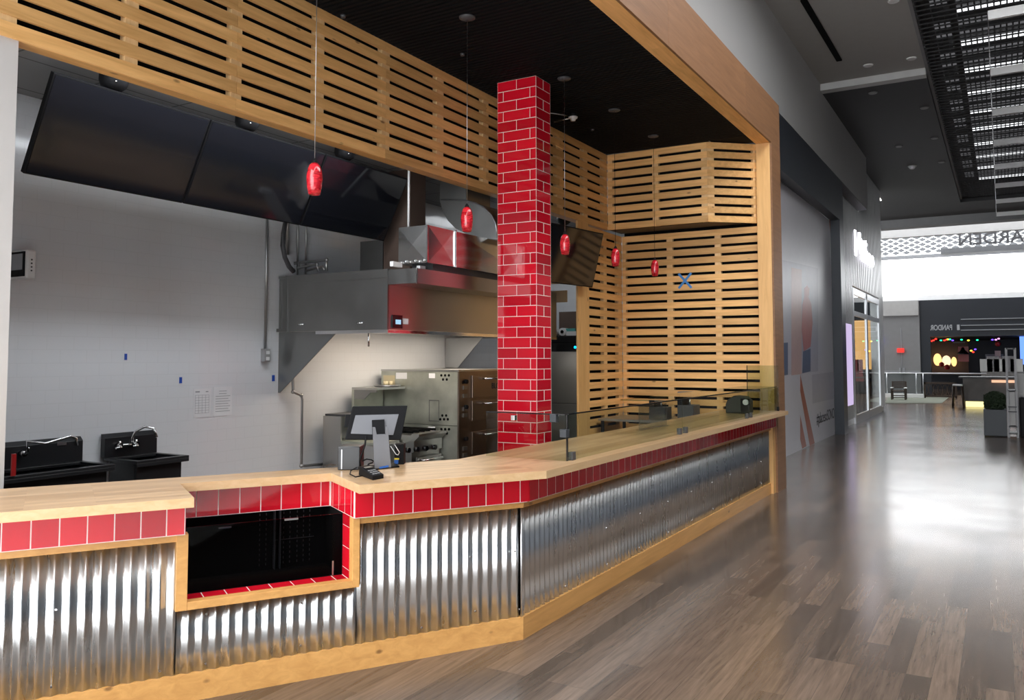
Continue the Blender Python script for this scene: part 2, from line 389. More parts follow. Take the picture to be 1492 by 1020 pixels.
# ------------------------------------------------------------------ key dimensions
ZC = 4.225            # canopy ceiling and underside of the timber beam
XF = -4.346           # slatted fascia plane
XW = -5.95            # kitchen back wall
ZK = 3.475             # kitchen ceiling
XS = -2.883           # mall wall plane
TH = math.radians(149.0)
D2 = Vector((-math.sin(TH), math.cos(TH), 0)); N2 = Vector((-D2.y, D2.x, 0)); O2 = Vector((-2.403, 4.221, 0))
ML = basis(O2, D2, N2, (0, 0, 1))      # local frame of the angled counter front: t along, n outward, z up
def loc2(t, n, z): return ML @ Vector((t, n, z))
def miter(dl, z=0):
    return Vector((O2.x+dl, O2.y + (N2.x-1)*dl/(-N2.y), z))

# ------------------------------------------------------------------ setting
B(-14, 14, 1.5, 60, -.12, 0).build('floor', 'plank_floor', kind='structure')
B(-14, 14, -16, 1.5, -.12, 0).build('floor_bounce', 'pale_bounce', kind='structure')  # unseen pale floor, added to bounce light into the corrugated counter front
# kitchen shell
B(XW-.15, XW, 1.9, 11.0, 0, 3.7).build('wall_kitchen', 'subway_wall', kind='structure')
B(XW, XF-.06, 10.9, 11.05, 0, 3.7).build('wall_kitchen_end', 'subway_wall', kind='structure')
B(XW, -4.7, 1.75, 1.9, 0, 3.7).build('wall_kitchen_near', 'drywall', kind='structure')
B(XW, XF-.125, 1.9, 11.0, ZK, ZK+.05).build('ceiling_kitchen', 'acoustic_tile', kind='structure')
# left pier
B(-4.62, -4.362, .2, 2.372, 0, 3.27).build('wall_left', 'pier_paint', kind='structure')
# canopy ceiling with fine ribs running across
mb = B(-4.42, -2.538, 1.5, 9.82, ZC+.02, ZC+.06, .5)
mb.box(-3.0, -2.538, 9.82, 10.25, ZC+.02, ZC+.06, .5)
y = 1.5
while y < 9.8:
    mb.box(-4.34, -2.538, y, y+.028, ZC, ZC+.02, .5); y += .056
mb.build('ceiling_canopy', 'ribbed_black', kind='structure')
# mall wall above and beyond the booth
B(XS-.2, XS, 1.5, 23.0, 5.41, 6.9).build('wall_mall_upper', 'upper_wall', kind='structure')
B(XS-.2, XS, 1.5, 10.75, 4.30, 5.41).build('wall_mall_behind_beam', 'upper_wall', kind='structure')
B(-6.4, XS-.2, 1.5, 11.1, 4.3, 4.4).build('ceiling_void', 'soffit_dark', kind='structure')
B(XS, -1.05, 3, 16.72, 6.89, 7.1).build('ceiling_mall', 'soffit_light', kind='structure')
B(XS, -1.05, 16.72, 16.95, 6.76, 6.9).build('trim_1', 'fascia_white', kind='structure')
B(-16, -1.05, 16.95, 34, 6.76, 6.95).build('ceiling_mall_dark', 'soffit_dark', kind='structure')
B(-1.05, 14, 31.3, 34, 6.76, 6.95).build('ceiling_mall_dark_far', 'soffit_dark', kind='structure')
B(5.2, 6.2, 3, 31.3, 6.76, 6.95).build('ceiling_mall_right', 'soffit_light', kind='structure')
B(6.2, 6.4, -12, 60, 0, 7.5).build('wall_right', 'slate_frame', kind='structure')  # unseen; set close and dark to hold back light from the right
B(.8, 6.2, -12, 4, 7.02, 7.2).build('ceiling_blocker_side', 'soffit_light', kind='structure')  # unseen slab added to shut out sky light on the right
B(2.6, 6.2, 4, 11.4, 7.02, 7.2).build('ceiling_blocker_edge', 'soffit_light', kind='structure')  # unseen slab added to limit the width of the skylight opening
# edge trim of the open lattice
B(-1.05, -1.0, 3, 31.3, 6.86, 7.02).build('trim_2', 'mid_grey', kind='structure')

# ------------------------------------------------------------------ open ceiling lattice and skylight over it
lat = thing('ceiling_lattice', 'black open metal lattice ceiling over the mall walkway', 'ceiling grille', (2, 15, 6.88))
mb = MB()
x = -.98
while x < 5.2:
    mb.box(x, x+.022, 11.5, 31.3, 6.905, 6.935, .5); x += .085
mb.build('lengthwise_bars', 'soffit_dark', lat)
mb = MB(); y = 11.5
while y < 31.3:
    mb.box(-1.0, 5.2, y, y+.035, 6.885, 6.904, .5); y += .2
mb.build('cross_bars', 'soffit_dark', lat)
mb = MB()
for x in (-.9, -.55, .9, 2.6, 4.3): mb.box(x, x+.10, 11.5, 31.3, 6.936, 7.04, .5)
mb.build('carrier_beams', 'soffit_dark', lat)
B(-1.1, 5.3, 11.4, 31.4, 7.41, 7.5).build('ceiling_plenum', 'soffit_dark', kind='structure')
B(-1.1, 6.3, 31.3, 31.42, 6.955, 7.41).build('wall_plenum_far', 'soffit_dark', kind='structure')
B(5.3, 5.4, 11.4, 31.3, 6.96, 7.41).build('wall_plenum_right', 'soffit_dark', kind='structure')
B(-1.2, -1.05, 11.4, 31.3, 7.1, 7.41).build('wall_plenum_left', 'soffit_dark', kind='structure')
B(-1.1, 5.3, 11.3, 11.4, 7.05, 7.5).build('wall_plenum_near', 'soffit_dark', kind='structure')
y = 12.1; k = 0
while y < 31:
    o = B(-.6 if k % 3 == 0 else -.95, 5.0, y, y+.05, 7.33, 7.40).build('linear_lamp', 'skylight_strip' if k % 3 == 0 else 'skylight_weak')
    tag(o, 'bright white light strip above the black ceiling lattice' if k % 3 == 0 else 'dim greyish light strip above the black ceiling lattice', 'lamp', 'bright strips above the lattice' if k % 3 == 0 else 'dim strips above the lattice')
    y += .56; k += 1
# white hanging baffles at the right
y = 13.5
for k in range(8):
    o = B(-.03, 5., y, y+.06, 6.42, 6.55).build('hanging_baffle', 'far_white')
    tag(o, 'long white crosswise baffle hung below the black lattice', 'baffle', 'white baffles below the lattice')
    if k < 7:
        w = MB(); n = 8
        w.tube([(-.03+.03*math.sin(PI*i/n)*0, y+.03+(2.75)*i/n, 6.53-.12*math.sin(PI*i/n)) for i in range(n+1)], .008, 6)
        tag(w.build('baffle_cable', 'aluminium'), 'thin cable joining two white hanging baffles', 'cable', 'cables between the baffles')
    y += 2.75

# downlights, strips and sprinklers on the mall ceilings
def disc_on(px, py, z, r, mat, name, label, cat, group):
    c = at(px, py, z=z); o = MB().cyl((c.x, c.y, z-.02), (c.x, c.y, z), r*.8, r, 16).build(name, mat); tag(o, label, cat, group)
for q in ((1265, 95), (1328, 85), (1302, 1)):
    disc_on(*q, 6.89, .09, 'far_white', 'downlight', 'round white recessed downlight in the pale soffit', 'downlight', 'downlights in the pale soffit')
for q in ((1347, 157), (1362, 201), (1372, 236), (1310, 213), (1272, 135)):
    disc_on(*q, 6.76, .09, 'mid_grey', 'downlight', 'small recessed downlight in the dark soffit', 'downlight', 'downlights in the dark soffit')
c = at(1329, 242, z=6.76); tag(MB().cyl((c.x, c.y, 6.68), (c.x, c.y, 6.76), .05, .12, 16).build('sprinkler_head', 'far_white'), 'white cone shaped sprinkler head on the dark soffit', 'sprinkler')
a = at(1166, 0, z=6.885); b_ = at(1219, 88, z=6.885)
tag(MB().obox((a.x, a.y, 6.86), (.09, 0, 0), (b_.x-a.x, b_.y-a.y, 0), (0, 0, .028)).build('slot_diffuser', 'backing_black'), 'narrow black slot diffuser in the pale soffit', 'air diffuser')
a = at(1265, 277, z=6.755); b_ = at(1277, 292, z=6.755)
tag(MB().obox((a.x, a.y, 6.73), (.15, 0, 0), (b_.x-a.x, b_.y-a.y, 0), (0, 0, .028)).build('linear_lamp', 'lamp_white'), 'short lit strip in the far dark soffit beside the finned wall', 'lamp')

# ------------------------------------------------------------------ timber portal
beam = thing('timber_beam', 'long boxed timber beam along the front edge of the booth ceiling', 'beam', (-2.44, 4, ZC))
mb = MB()
ys = [1.5, 2.6, 4.0, 6.62, 9.1, 10.705]
for i in range(len(ys)-1): mb.box(-2.372, -2.349, ys[i]+.001, ys[i+1], ZC, 4.793)
mb.build('face_board', 'beam_wood', beam, .002)
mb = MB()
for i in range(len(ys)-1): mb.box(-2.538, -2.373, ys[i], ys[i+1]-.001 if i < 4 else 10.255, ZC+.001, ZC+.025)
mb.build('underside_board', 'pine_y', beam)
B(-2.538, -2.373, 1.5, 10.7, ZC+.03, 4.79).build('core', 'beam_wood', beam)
post = thing('timber_post', 'square timber post at the far end of the counter', 'post', (-2.44, 10.45, 0))
B(-2.538, -2.372, 10.256, 10.64, 0, ZC).build('near_board', 'pine_z', post, .002)
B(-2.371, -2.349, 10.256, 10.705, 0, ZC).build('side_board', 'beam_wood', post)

# ------------------------------------------------------------------ slatted timber
PITCH, BOARD = .11265, .078
def slat_panel(root, o, u, w, length, z0, n, battens, mat, joints=(), top=True):
    """boards along unit vector u, outward normal w"""
    o, u, w = Vector(o), Vector(u), Vector(w)
    mb = MB()
    segs = [0]+sorted(joints)+[length]
    for i in range(n):
        for a, b2 in zip(segs[:-1], segs[1:]):
            off = 0
            mb.obox(o+u*(a+.0008)-w*.02+Vector((0, 0, z0+i*PITCH)), u*(b2-a-.0026), w*.02, (0, 0, BOARD))
    mb.build('slats', mat, root)
    for a, b2 in battens:
        MB().obox(o+u*a-w*.055+Vector((0, 0, z0+.004)), u*(b2-a), w*.049, (0, 0, (n-1)*PITCH+BOARD-.012)).build('batten', 'batten_wood', root)
    mb = MB().obox(o+u*.002-w*.075+Vector((0, 0, z0+.004)), u*(length-.004), w*.018, (0, 0, (n-1)*PITCH+BOARD-.006))
    mb.build('backing_board', 'backing_black', root)
# the long fascia over the kitchen opening
fa = thing('slatted_fascia', 'long horizontal pine slat fascia above the kitchen opening', 'slat panel', (XF, 5, 3.25))
Y0 = 1.0
bt = [(2.0, 2.354), (2.972, 3.055), (3.745, 3.834), (4.533, 4.621), (5.303, 5.404), (6.081, 6.185), (6.862, 6.963), (7.66, 7.75), (8.44, 8.60), (9.15, 9.268), (9.74, 9.86)]
slat_panel(fa, (XF, Y0, 0), (0, 1, 0), (1, 0, 0), 9.86-Y0, 3.25, 9, [(a-Y0, b2-Y0) for a, b2 in bt], 'pine_y', joints=(3.79-Y0, 5.35-Y0, 6.91-Y0, 8.5-Y0))
B(XF-.118, XF-.021, Y0, 9.858, 3.252, 3.272).build('soffit_board', 'trim_wood', fa)
B(XF-.118, XF-.100, Y0, 9.858, 3.272, ZC).build('kitchen_side_board', 'drywall', fa)
# upper return fascia at the far end, with its bent right leaf
fb = thing('slatted_return_fascia', 'upper pine slat fascia across the far end, bent near the post', 'slat panel', (-3.5, 9.9, 3.25))
slat_panel(fb, (XF+.001, 9.86, 0), (1, 0, 0), (0, -1, 0), 1.315, 3.25, 9, [(.0, .065), (.61, .69), (1.24, 1.315)], 'pine_x', joints=(.65,))
e0 = Vector((-3.0285, 9.86, 0)); e1 = Vector((-2.542, 10.285, 0)); uu = (e1-e0).normalized(); ww = Vector((uu.y, -uu.x, 0))
slat_panel(fb, e0+uu*.002, uu, ww, (e1-e0).length-.004, 3.25, 9, [(.0, .09), (.60, .64)], 'pine_x')
MB().prism([(XF, 9.94, 3.256), (-3.06, 9.94, 3.256), (-2.545, 10.30, 3.256), (XF, 10.30, 3.256)], (0, 0, .02)).build('soffit_board', 'dark_wood', fb)
# lower slat walls
fc = thing('slatted_wall_panel', 'lower pine slat wall on the far end of the booth with a blue tape cross', 'slat panel', (-3.4, 10.32, 0))
slat_panel(fc, (XF+.002, 10.32, 0), (1, 0, 0), (0, -1, 0), 1.80, .10, 28, [(0, .05), (.62, .70), (1.254, 1.332)], 'pine_x')
fd = thing('slatted_side_panel', 'narrow pine slat wall beside the wide upright board', 'slat panel', (XF, 9.8, 0))
slat_panel(fd, (XF, 9.264, 0), (0, 1, 0), (1, 0, 0), 1.054, .10, 28, [(0, .03), (.467, .563), (.93, 1.05)], 'pine_y')
o = B(XF-.02, XF+.004, 8.956, 9.262, 0, 3.248).build('door_post_board', 'pine_z', bevel=.003)
tag(o, 'wide upright pine board at the left end of the lower slats', 'upright board')
B(XF, -2.54, 10.41, 10.44, 0, ZC-.001).build('wall_slat_filler', 'backing_black', kind='structure')  # filler added behind the slats to cover the gap under the upper fascia
# blue tape cross
tp = thing('tape_cross', 'blue painter tape cross on the far slat wall', 'tape', (-3.474, 10.319, 2.5))
for s in (1, -1):
    c = at(998, 409, y=10.316); dv = Vector((.085*s, 0, .095)); pv = Vector((-.095*s, 0, .085)).normalized()*.03
    MB().obox(c-dv-pv*.5+Vector((0, -.0005*s, 0)), dv*2, pv, (0, -.001, 0)).build('tape_strip', 'bright_tape', tp)

# ------------------------------------------------------------------ red tiled column
co = thing('tiled_column', 'square column clad in glossy red tiles with white grout', 'column', (-3.87, 6.84, 0))
cx0, cx1, cy0, cy1 = -4.083, -3.664, 6.693, 6.98
B(cx0+.0008, cx1-.0008, cy0+.0008, cy1-.0008, 0, ZC).build('grout_core', 'grout', co)
mb = MB(); RP = .0973; G = .0027; z = ZC; i = 0
while z > .02:
    zt, zb = z-G, max(z-RP+G, .0)
    W_ = cx1-cx0; cuts = (0, .5, 1) if i % 2 == 0 else (0, .155, .845, 1)
    for a, b2 in zip(cuts[:-1], cuts[1:]):
        for yy in ((cy0, cy0+.006), (cy1-.006, cy1)):
            mb.box(cx0+a*W_+G, cx0+b2*W_-G, yy[0], yy[1], zb, zt)
    W_ = cy1-cy0; cuts = (0, .5, 1) if i % 2 == 0 else (0, 1)
    for a, b2 in zip(cuts[:-1], cuts[1:]):
        for xx in ((cx0, cx0+.006), (cx1-.006, cx1)):
            mb.box(xx[0], xx[1], cy0+a*W_+G+.004, cy0+b2*W_-G-.004, zb, zt)
    z -= RP; i += 1
mb.build('red_tiles', 'red_tile', co)

# ------------------------------------------------------------------ counter body
ct = thing('service_counter', 'long bent service counter faced in corrugated metal and red tile', 'counter', (-2.6, 4.2, 0))
mb = MB(ML); mb.box(.04, 1.0, -.08, -.045, 0, .92); mb.box(1.86, 2.85, -.08, -.045, 0, .92); mb.box(1.0, 1.86, -.08, -.045, 0, .43)
mb.box(.3, 2.8, -.53, -.51, 0, .92)
mb.M = None; mb.box(-2.47, -2.445, 4.3, 10.25, 0, .92); mb.box(-2.93, -2.91, 4.6, 10.25, 0, .92)
mb.build('carcass', 'backing_black', ct)
# corrugated sheets
def corr(mb, length, z0f, pitch=.0615, amp=.0095, step=14):
    n = int(length/pitch*step)
    pr = []
    for i in range(n+1):
        t = length*i/n; ph = 2*PI*t/pitch
        s = math.asin(.975*math.sin(ph))/math.asin(.975)
        pr.append((t, s*amp))
    return pr
def corr_sheet(M, t0, t1, nc, zlo, zhi, name):
    mb = MB(M); pr = corr(mb, t1-t0, 0)
    vs = []; fs = []
    for t, a in pr: vs += [(t0+t, nc+a, zlo), (t0+t, nc+a, zhi), (t0+t, nc+a-.002, zlo), (t0+t, nc+a-.002, zhi)]
    for i in range(len(pr)-1):
        k = 4*i; fs += [(k, k+4, k+5, k+1), (k+2, k+3, k+7, k+6), (k+1, k+5, k+7, k+3), (k, k+2, k+6, k+4)]
    mb.add(vs, fs, .5, True); return mb
NC = -.018
mb = corr_sheet(ML, .02, .985, NC, .118, .752, ''); 
m2 = corr_sheet(ML, .985, 1.852, NC, .118, .436, ''); m3 = corr_sheet(ML, 1.852, 2.85, NC, .118, .752, '')
for q in (m2, m3):
    k = len(mb.v); mb.v += q.v; mb.f += [[i+k for i in f] for f in q.f]; mb.r += q.r; mb.smooth += q.smooth
mb.build('corrugated_panel', 'galvanised', ct)
MR = basis((-2.403, 4.2276, 0), (0, 1, 0), (1, 0, 0), (0, 0, 1))
corr_sheet(MR, .01, 5.95, NC, .118, .752, '').build('corrugated_panel', 'galvanised', ct)
mb = MB(); mb.cyl(miter(-.012)+Vector((0, 0, .118)), miter(-.012)+Vector((0, 0, .75)), .009, n=10); mb.build('corner_bead', 'galvanised', ct)
# base boards
mb = MB(); mb.prism([loc2(0, 0, 0), loc2(2.85, 0, 0), loc2(2.85, -.035, 0), miter(-.035)], (0, 0, .127)); mb.build('base_board', 'trim_wood', ct)
mb = MB(); mb.prism([miter(0), miter(-.035), (-2.438, 10.255, 0), (-2.403, 10.255, 0)], (0, 0, .127)); mb.build('base_board', 'trim_wood', ct)
# trim rail under the tiles
mb = MB(); mb.prism([loc2(0, .006, .744), loc2(.985, .006, .744), loc2(.985, -.03, .744), miter(-.03, .744)], (0, 0, .036)); mb.box
mb.build('trim_rail', 'trim_wood', ct)
mb = MB(); mb.prism([loc2(1.862, .006, .744), loc2(2.85, .006, .744), loc2(2.85, -.03, .744), loc2(1.862, -.03, .744)], (0, 0, .036)); mb.build('trim_rail', 'trim_wood', ct)
mb = MB(); mb.prism([miter(.006, .744), miter(-.03, .744), (-2.433, 10.25, .744), (-2.397, 10.25, .744)], (0, 0, .036)); mb.build('trim_rail', 'trim_wood', ct)
mb = MB(MR); mb.box(5.92, 6.025, -.03, .03, 0, .78); mb.build('end_trim', 'pine_z', ct)
# display opening frame
fr = MB(ML); fr.box(1.811, 1.862, -.04, .016, .425, .779); fr.box(.976, 1.014, -.04, .016, .425, .779); fr.box(1.0145, 1.8105, -.04, .0155, .425, .462)
fr.build('display_frame', 'trim_wood', ct, .0015)
# tile bands
TZ0, TZ1 = .782, .926
def tile_run(mb, M, t0, t1, n, w=.1085, z0=TZ0, z1=TZ1, th=.012, first=None):
    mb.M = M; t = t0; 
    first = w if first is None else first
    ww_ = first
    while t < t1-.004:
        e = min(t+ww_, t1); mb.box(t+.0026, e-.0026, n-th, n, z0+.003, z1); t = e; ww_ = w
NT = .05
tl = MB(); gr = MB()
MN = basis(loc2(1.018, 0, 0), N2, -D2, (0, 0, 1))      # side face of the notch, t along n, outward = -d
tile_run(tl, ML, -.0135, 1.016, NT, first=.06)
tile_run(tl, ML, 1.832, 2.85, NT, first=.08)
tile_run(tl, ML, 1.022, 1.826, -.376, first=.05)
# notch side face (faces +d)
tl.M = ML
t = -.364
k = 0
for a in (-.33, -.222, -.114, -.006): tl.box(1.006, 1.018, t+.0026, a-.0026, TZ0+.003, TZ1); t = a
tl.box(1.006, 1.018, t+.0026, .036, TZ0+.003, TZ1)
t = -.376
for a in (-.30, -.19, -.08, .048): tl.box(1.828, 1.840, t+.0026, a-.0026, TZ0+.003, TZ1); t = a
gr.M = ML
gr.box(.0, 1.017, .012, NT-.0005, TZ0, TZ1); gr.box(1.831, 2.85, .012, NT-.0005, TZ0, TZ1); gr.box(1.017, 1.829, -.40, -.3765, TZ0, TZ1)
gr.box(.99, 1.0175, -.39, .04, TZ0, TZ1); gr.box(1.830, 1.86, -.39, .04, TZ0, TZ1)
# long side
MR2 = basis((0, 4.2276, 0), (0, 1, 0), (1, 0, 0), (0, 0, 1))
tile_run(tl, MR2, -.020, 6.02, -2.403+NT, first=.11, w=.1075)
gr.M = None; gr.box(-2.39, -2.403+NT-.0005, 4.222, 10.25, TZ0, TZ1)
gr.build('grout_bed', 'grout', ct); 
# sill and jamb tiles of the display opening
tl.M = ML; t = 1.0145; w = .06
while t < 1.81:
    e = min(t+w, 1.811); tl.box(t+.0026, e-.0026, -.156, -.041, .446, .4555); t = e; w = .1085
zz = .4565
for e in (.50, .61, .72, .781): tl.box(1.004, 1.0145, -.156, -.041, zz+.0014, e-.0014); zz = e
tl.build('red_tiles', 'red_tile', ct)
g2 = MB(ML); g2.box(1.003, 1.811, -.157, -.041, .440, .455); g2.box(.99, 1.0138, -.157, -.041, .45, .781); g2.build('grout_bed', 'grout', ct)
# display case inside
dc = MB(ML); dc.box(1.0, 1.86, -.505, -.49, .43, .78); dc.box(1.0, 1.86, -.49, -.16, .43, .445); dc.box(1.0, 1.012, -.49, -.16, .445, .775); dc.box(1.845, 1.86, -.49, -.16, .445, .775)
dco = dc.build('display_case', 'backing_black', ct)
gp = MB(ML); gp.box(1.016, 1.844, -.172, -.166, .456, .774); gp.build('display_glass', 'case_glass', ct)
ic = MB(ML)
for t in (1.30, 1.27): ic.box(t, t+.004, -.489, -.45, .45, .77)
ic.box(1.08, 1.30, -.484, -.481, .60, .604)
for tt in (1.10, 1.135, 1.17, 1.21, 1.245, 1.34, 1.375):
    for k in range(11): ic.box(tt, tt+.004, -.4885, -.486, .47+k*.027, .482+k*.027)
ic.build('perforated_lining', 'dark_grey', ct)
hl = MB(ML); hl.box(1.58, 1.64, -.20, -.19, .748, .754); hl.box(1.25, 1.32, -.175, -.165, .763, .772); hl.box(1.06, 1.068, -.165, -.162, .457, .53); hl.build('display_clips', 'aluminium', ct)
# screws on the metal
for t, z in ((1.92, .16), (1.72, .39), (1.72, .16), (1.27, .38), (1.27, .17), (2.35, .5), (2.36, .17), (.62, .16), (.33, .5), (.30, .2), (.05, .5), (.02, .17)):
    MB(ML).cyl((t, NC+.006, z), (t, NC+.013, z), .005, n=8).build('screw', 'chrome', ct)
for k in range(9):
    for z in (.17, .42, .68):
        if random.random() < .75:
            t = .55+k*.62+random.uniform(-.02, .02); MB(MR).cyl((t, NC+.006, z), (t, NC+.013, z), .006, n=8).build('screw', 'chrome', ct)
# countertop
NO = .18
poly = [(-2.223, 10.30), (-2.345, 10.30), (-2.345, 10.25), (-2.96, 10.25)]
def inter(n, x):       # point with local n and world x
    # O2 + t*D2 + n*N2, x given
    t = (x-O2.x-n*N2.x)/D2.x; return loc2(t, n, 0)
bk = inter(-.55, -2.96); fc_ = miter(NO)
pts = poly + [(bk.x, bk.y)] + [tuple(loc2(2.86, -.55, 0)[:2]), tuple(loc2(2.86, NO, 0)[:2])] + [tuple(loc2(1.812, NO, 0)[:2]), tuple(loc2(1.812, -.31, 0)[:2]), tuple(loc2(1.035, -.31, 0)[:2]), tuple(loc2(1.035, NO, 0)[:2]), (fc_.x, fc_.y)]
wt = thing('countertop', 'light butcher block countertop wrapping the service counter with a notch', 'countertop', (-2.7, 5, .925))
def poly_slab(mb, pts, z0, z1):
    bm = bmesh.new(); vs = [bm.verts.new((p[0], p[1], 0)) for p in pts]; f = bm.faces.new(vs); bm.normal_update()
    tri = bmesh.ops.triangulate(bm, faces=[f]); bm.verts.index_update()
    fs = [[v.index for v in g.verts] for g in bm.faces]; n = len(pts)
    co_ = [(v.co.x, v.co.y) for v in bm.verts]; bm.free()
    r = .5
    mb.add([(a, b3, z0) for a, b3 in co_]+[(a, b3, z1) for a, b3 in co_], [f[::-1] for f in fs]+[[i+n for i in f] for f in fs]+[(i, (i+1) % n, (i+1) % n+n, i+n) for i in range(n)], r)
mb = MB(); poly_slab(mb, pts, .9265, .9695); o = mb.build('core', 'worktop_edge', wt)
# top veneer in two runs so that the staves follow each leg
mb = MB(); a = miter(NO-.001); b_ = bk
mb.prism([(a.x, a.y, .9696), (-2.224, 10.299, .9696), (-2.346, 10.299, .9696), (-2.346, 10.249, .9696), (-2.959, 10.249, .9696), (b_.x+.001, b_.y, .9696)], (0, 0, .0006), .5); mb.build('top_staves', 'worktop', wt)
wood('worktop_b', (.66, .45, .26), (.55, .36, .195), 'y', .28, knots=False, coat=.1, vary=.1, gscale=.8, blocks=-(math.atan2(D2.y, D2.x)))
lp = [tuple(miter(NO-.001)[:2]), (bk.x, bk.y), tuple(loc2(2.859, -.549, 0)[:2]), tuple(loc2(2.859, NO-.001, 0)[:2]), tuple(loc2(1.813, NO-.001, 0)[:2]), tuple(loc2(1.813, -.311, 0)[:2]), tuple(loc2(1.034, -.311, 0)[:2]), tuple(loc2(1.034, NO-.001, 0)[:2])]
mb = MB(); poly_slab(mb, lp, .9696, .9702); mb.build('top_staves', 'worktop_b', wt)

# ------------------------------------------------------------------ glass guard on the countertop
GX = -2.32; GT = .971
gg = thing('glass_guard', 'frameless glass guard with black clamps along the countertop', 'glass guard', (GX, 7, .9705))
B(GX-.005, GX+.005, 4.632, 6.757, GT, 1.251).build('glass_pane', 'guard_glass', gg)
B(GX-.005, GX+.005, 6.771, 8.868, GT, 1.251).build('glass_pane', 'guard_glass', gg)
B(GX-.005, GX+.005, 8.882, 10.22, GT, 1.251).build('glass_pane', 'guard_glass', gg)
B(-2.90, GX-.006, 4.612, 4.622, GT, 1.249).build('return_pane', 'guard_glass', gg)
B(-2.68, GX+.012, 10.20, 10.21, GT, 1.51).build('end_pane', 'guard_glass', gg)
B(-2.72, GX-.008, 6.40, 10.19, 1.2525, 1.262).build('glass_shelf', 'shelf_glass', gg)
mb = MB(); mb.box(GX-.0065, GX+.0065, 4.632, 8.868, 1.2515, 1.2595); mb.box(-2.90, GX-.007, 4.6105, 4.6235, 1.2495, 1.2575); mb.box(GX-.004, GX+.004, 4.618, 4.630, GT, 1.25)
mb.box(-2.682, -2.676, 10.1985, 10.2115, 1.26, 1.51); mb.build('edge_seal', 'black_gloss', gg)
def clamp(x, y, z, w=.045, name='clamp', mat='dark_grey'):
    B(x-.016, x+.016, y-w/2, y+w/2, z, z+.05).build(name, mat, gg, .002)
clamp(GX, 4.69, GT-.0005); clamp(GX, 6.69, GT-.0005); clamp(GX, 6.84, GT-.0005); clamp(GX, 8.80, GT-.0005); clamp(GX, 8.95, GT-.0005)
c = at(807, 607, y=4.61); B(c.x-.022, c.x+.022, 4.595, 4.639, 1.205, 1.256).build('clamp', 'clamp_grey', gg, .002)
c = at(822, 630, y=4.60); B(GX-.034, GX+.01, 4.590, 4.637, 1.115, 1.165).build('clamp', 'clamp_grey', gg, .002)
c = at(748, 607, y=4.61); B(c.x-.013, c.x+.013, 4.600, 4.634, 1.205, 1.238).build('clamp', 'chrome', gg, .002)
B(GX-.012, GX+.012, 10.185, 10.225, GT-.0005, GT+.05).build('clamp', 'black_plastic', gg)

# ------------------------------------------------------------------ pendant lamps
def pendant(x, y):
    p = thing('pendant_lamp', '', 'pendant lamp', (x, y, 2.56), 'red pendant lamps over the counter')
    prof = [(.034, .0), (.043, .045), (.047, .085), (.046, .115), (.040, .150), (.030, .175), (.018, .187), (.012, .189)]
    prof_in = [(r-.004, z) for r, z in prof[::-1]]
    MB().lathe((x, y, 2.56), prof+prof_in+[prof[0]], 28).build('glass_shade', 'pendant_glass', p)
    MB().lathe((x, y, 2.56), [(.0, .187), (.018, .187), (.014, .200), (.006, .215), (.0, .216)], 16).build('socket_cap', 'black_plastic', p)
    MB().cyl((x, y, 2.775), (x, y, ZC-.011), .0022, n=6).build('cord', 'aluminium' if y < 7 else 'black_plastic', p)
    MB().lathe((x, y, ZC-.012), [(.0, -.008), (.03, -.007), (.062, .002), (.064, .0119), (.0, .012)], 24).build('canopy', 'dark_grey', p)
    MB().cyl((x, y, 2.62), (x, y, 2.745), .012, n=10).build('bulb_holder', 'white_plastic', p)
    return p
names = ['nearest red glass pendant lamp, in front of the black menu screens', 'second nearest red glass pendant lamp, left of the tiled column',
         'red glass pendant lamp just right of the tiled column', 'red glass pendant lamp second from the far end, at the slat wall corner', 'farthest and smallest red glass pendant lamp, in front of the slat wall']
for (x, y), lb in zip(((-3.455, 3.60), (-3.478, 5.256), (-3.471, 6.894), (-3.466, 8.057), (-3.483, 9.253)), names): pendant(x, y)['label'] = lb
# smoke detector on the canopy ceiling, by the column
c = at(835, 171, z=ZC-.05)
sd = thing('smoke_detector', 'white round smoke detector on conduit under the black ceiling', 'smoke detector', (c.x, c.y, ZC-.09))
MB().lathe((c.x, c.y, ZC-.09), [(0, 0), (.025, .002), (.03, .022), (.048, .03), (.052, .045), (.0, .05)], 20).build('sensor_head', 'white_plastic', sd)
MB().cyl((c.x, c.y, ZC-.04), (c.x, c.y, ZC), .04, n=16).build('mount_box', 'black_plastic', sd)
MB().tube([(c.x-.02, c.y, ZC-.035), (c.x-.17, c.y-.12, ZC-.012), (c.x-.35, c.y-.3, ZC-.012)], .007).build('conduit', 'conduit', sd)
MB().tube([(c.x-.04, c.y, ZC-.055), (c.x-.24, c.y+.02, ZC-.06)], .006).build('conduit', 'conduit', sd)
for q in ((674, 78), (863, 188), (500, 22)):
    disc_on(*q, ZC, .022, 'dark_grey', 'ceiling_sprinkler', 'tiny round cap set in the black booth ceiling', 'ceiling cap', 'caps in the black ceiling')

# ------------------------------------------------------------------ menu screens
def screen(pA, pB, drop, label):
    """pA, pB: top corners left and right as seen; drop: vector from top edge to bottom edge"""
    pA, pB, drop = Vector(pA), Vector(pB), Vector(drop)
    u = (pB-pA); n = u.cross(-drop).normalized()
    n = n if n.x > 0 or n.y < 0 else -n
    mid = (pA+pB)/2
    s = thing('menu_screen', label, 'screen', (mid.x, mid.y, mid.z+drop.z))
    MB().obox(pA-n*.045, u, drop, n*.040).build('housing', 'black_plastic', s, .003)
    un, dn = u.normalized(), drop.normalized()
    MB().obox(pA+un*.012+dn*.012-n*.0045, u-un*.024, drop-dn*.024, n*.003).build('display_panel', 'screen', s)
    fb_ = MB()
    for a, l in ((Vector(), un*.011),): pass
    return s, n, mid
XT = -4.9
tops = [(2.877, 3.322), (4.050, 3.325), (5.246, 3.322), (6.39, 3.322)]
drop = Vector((-.295, 0, -.585))
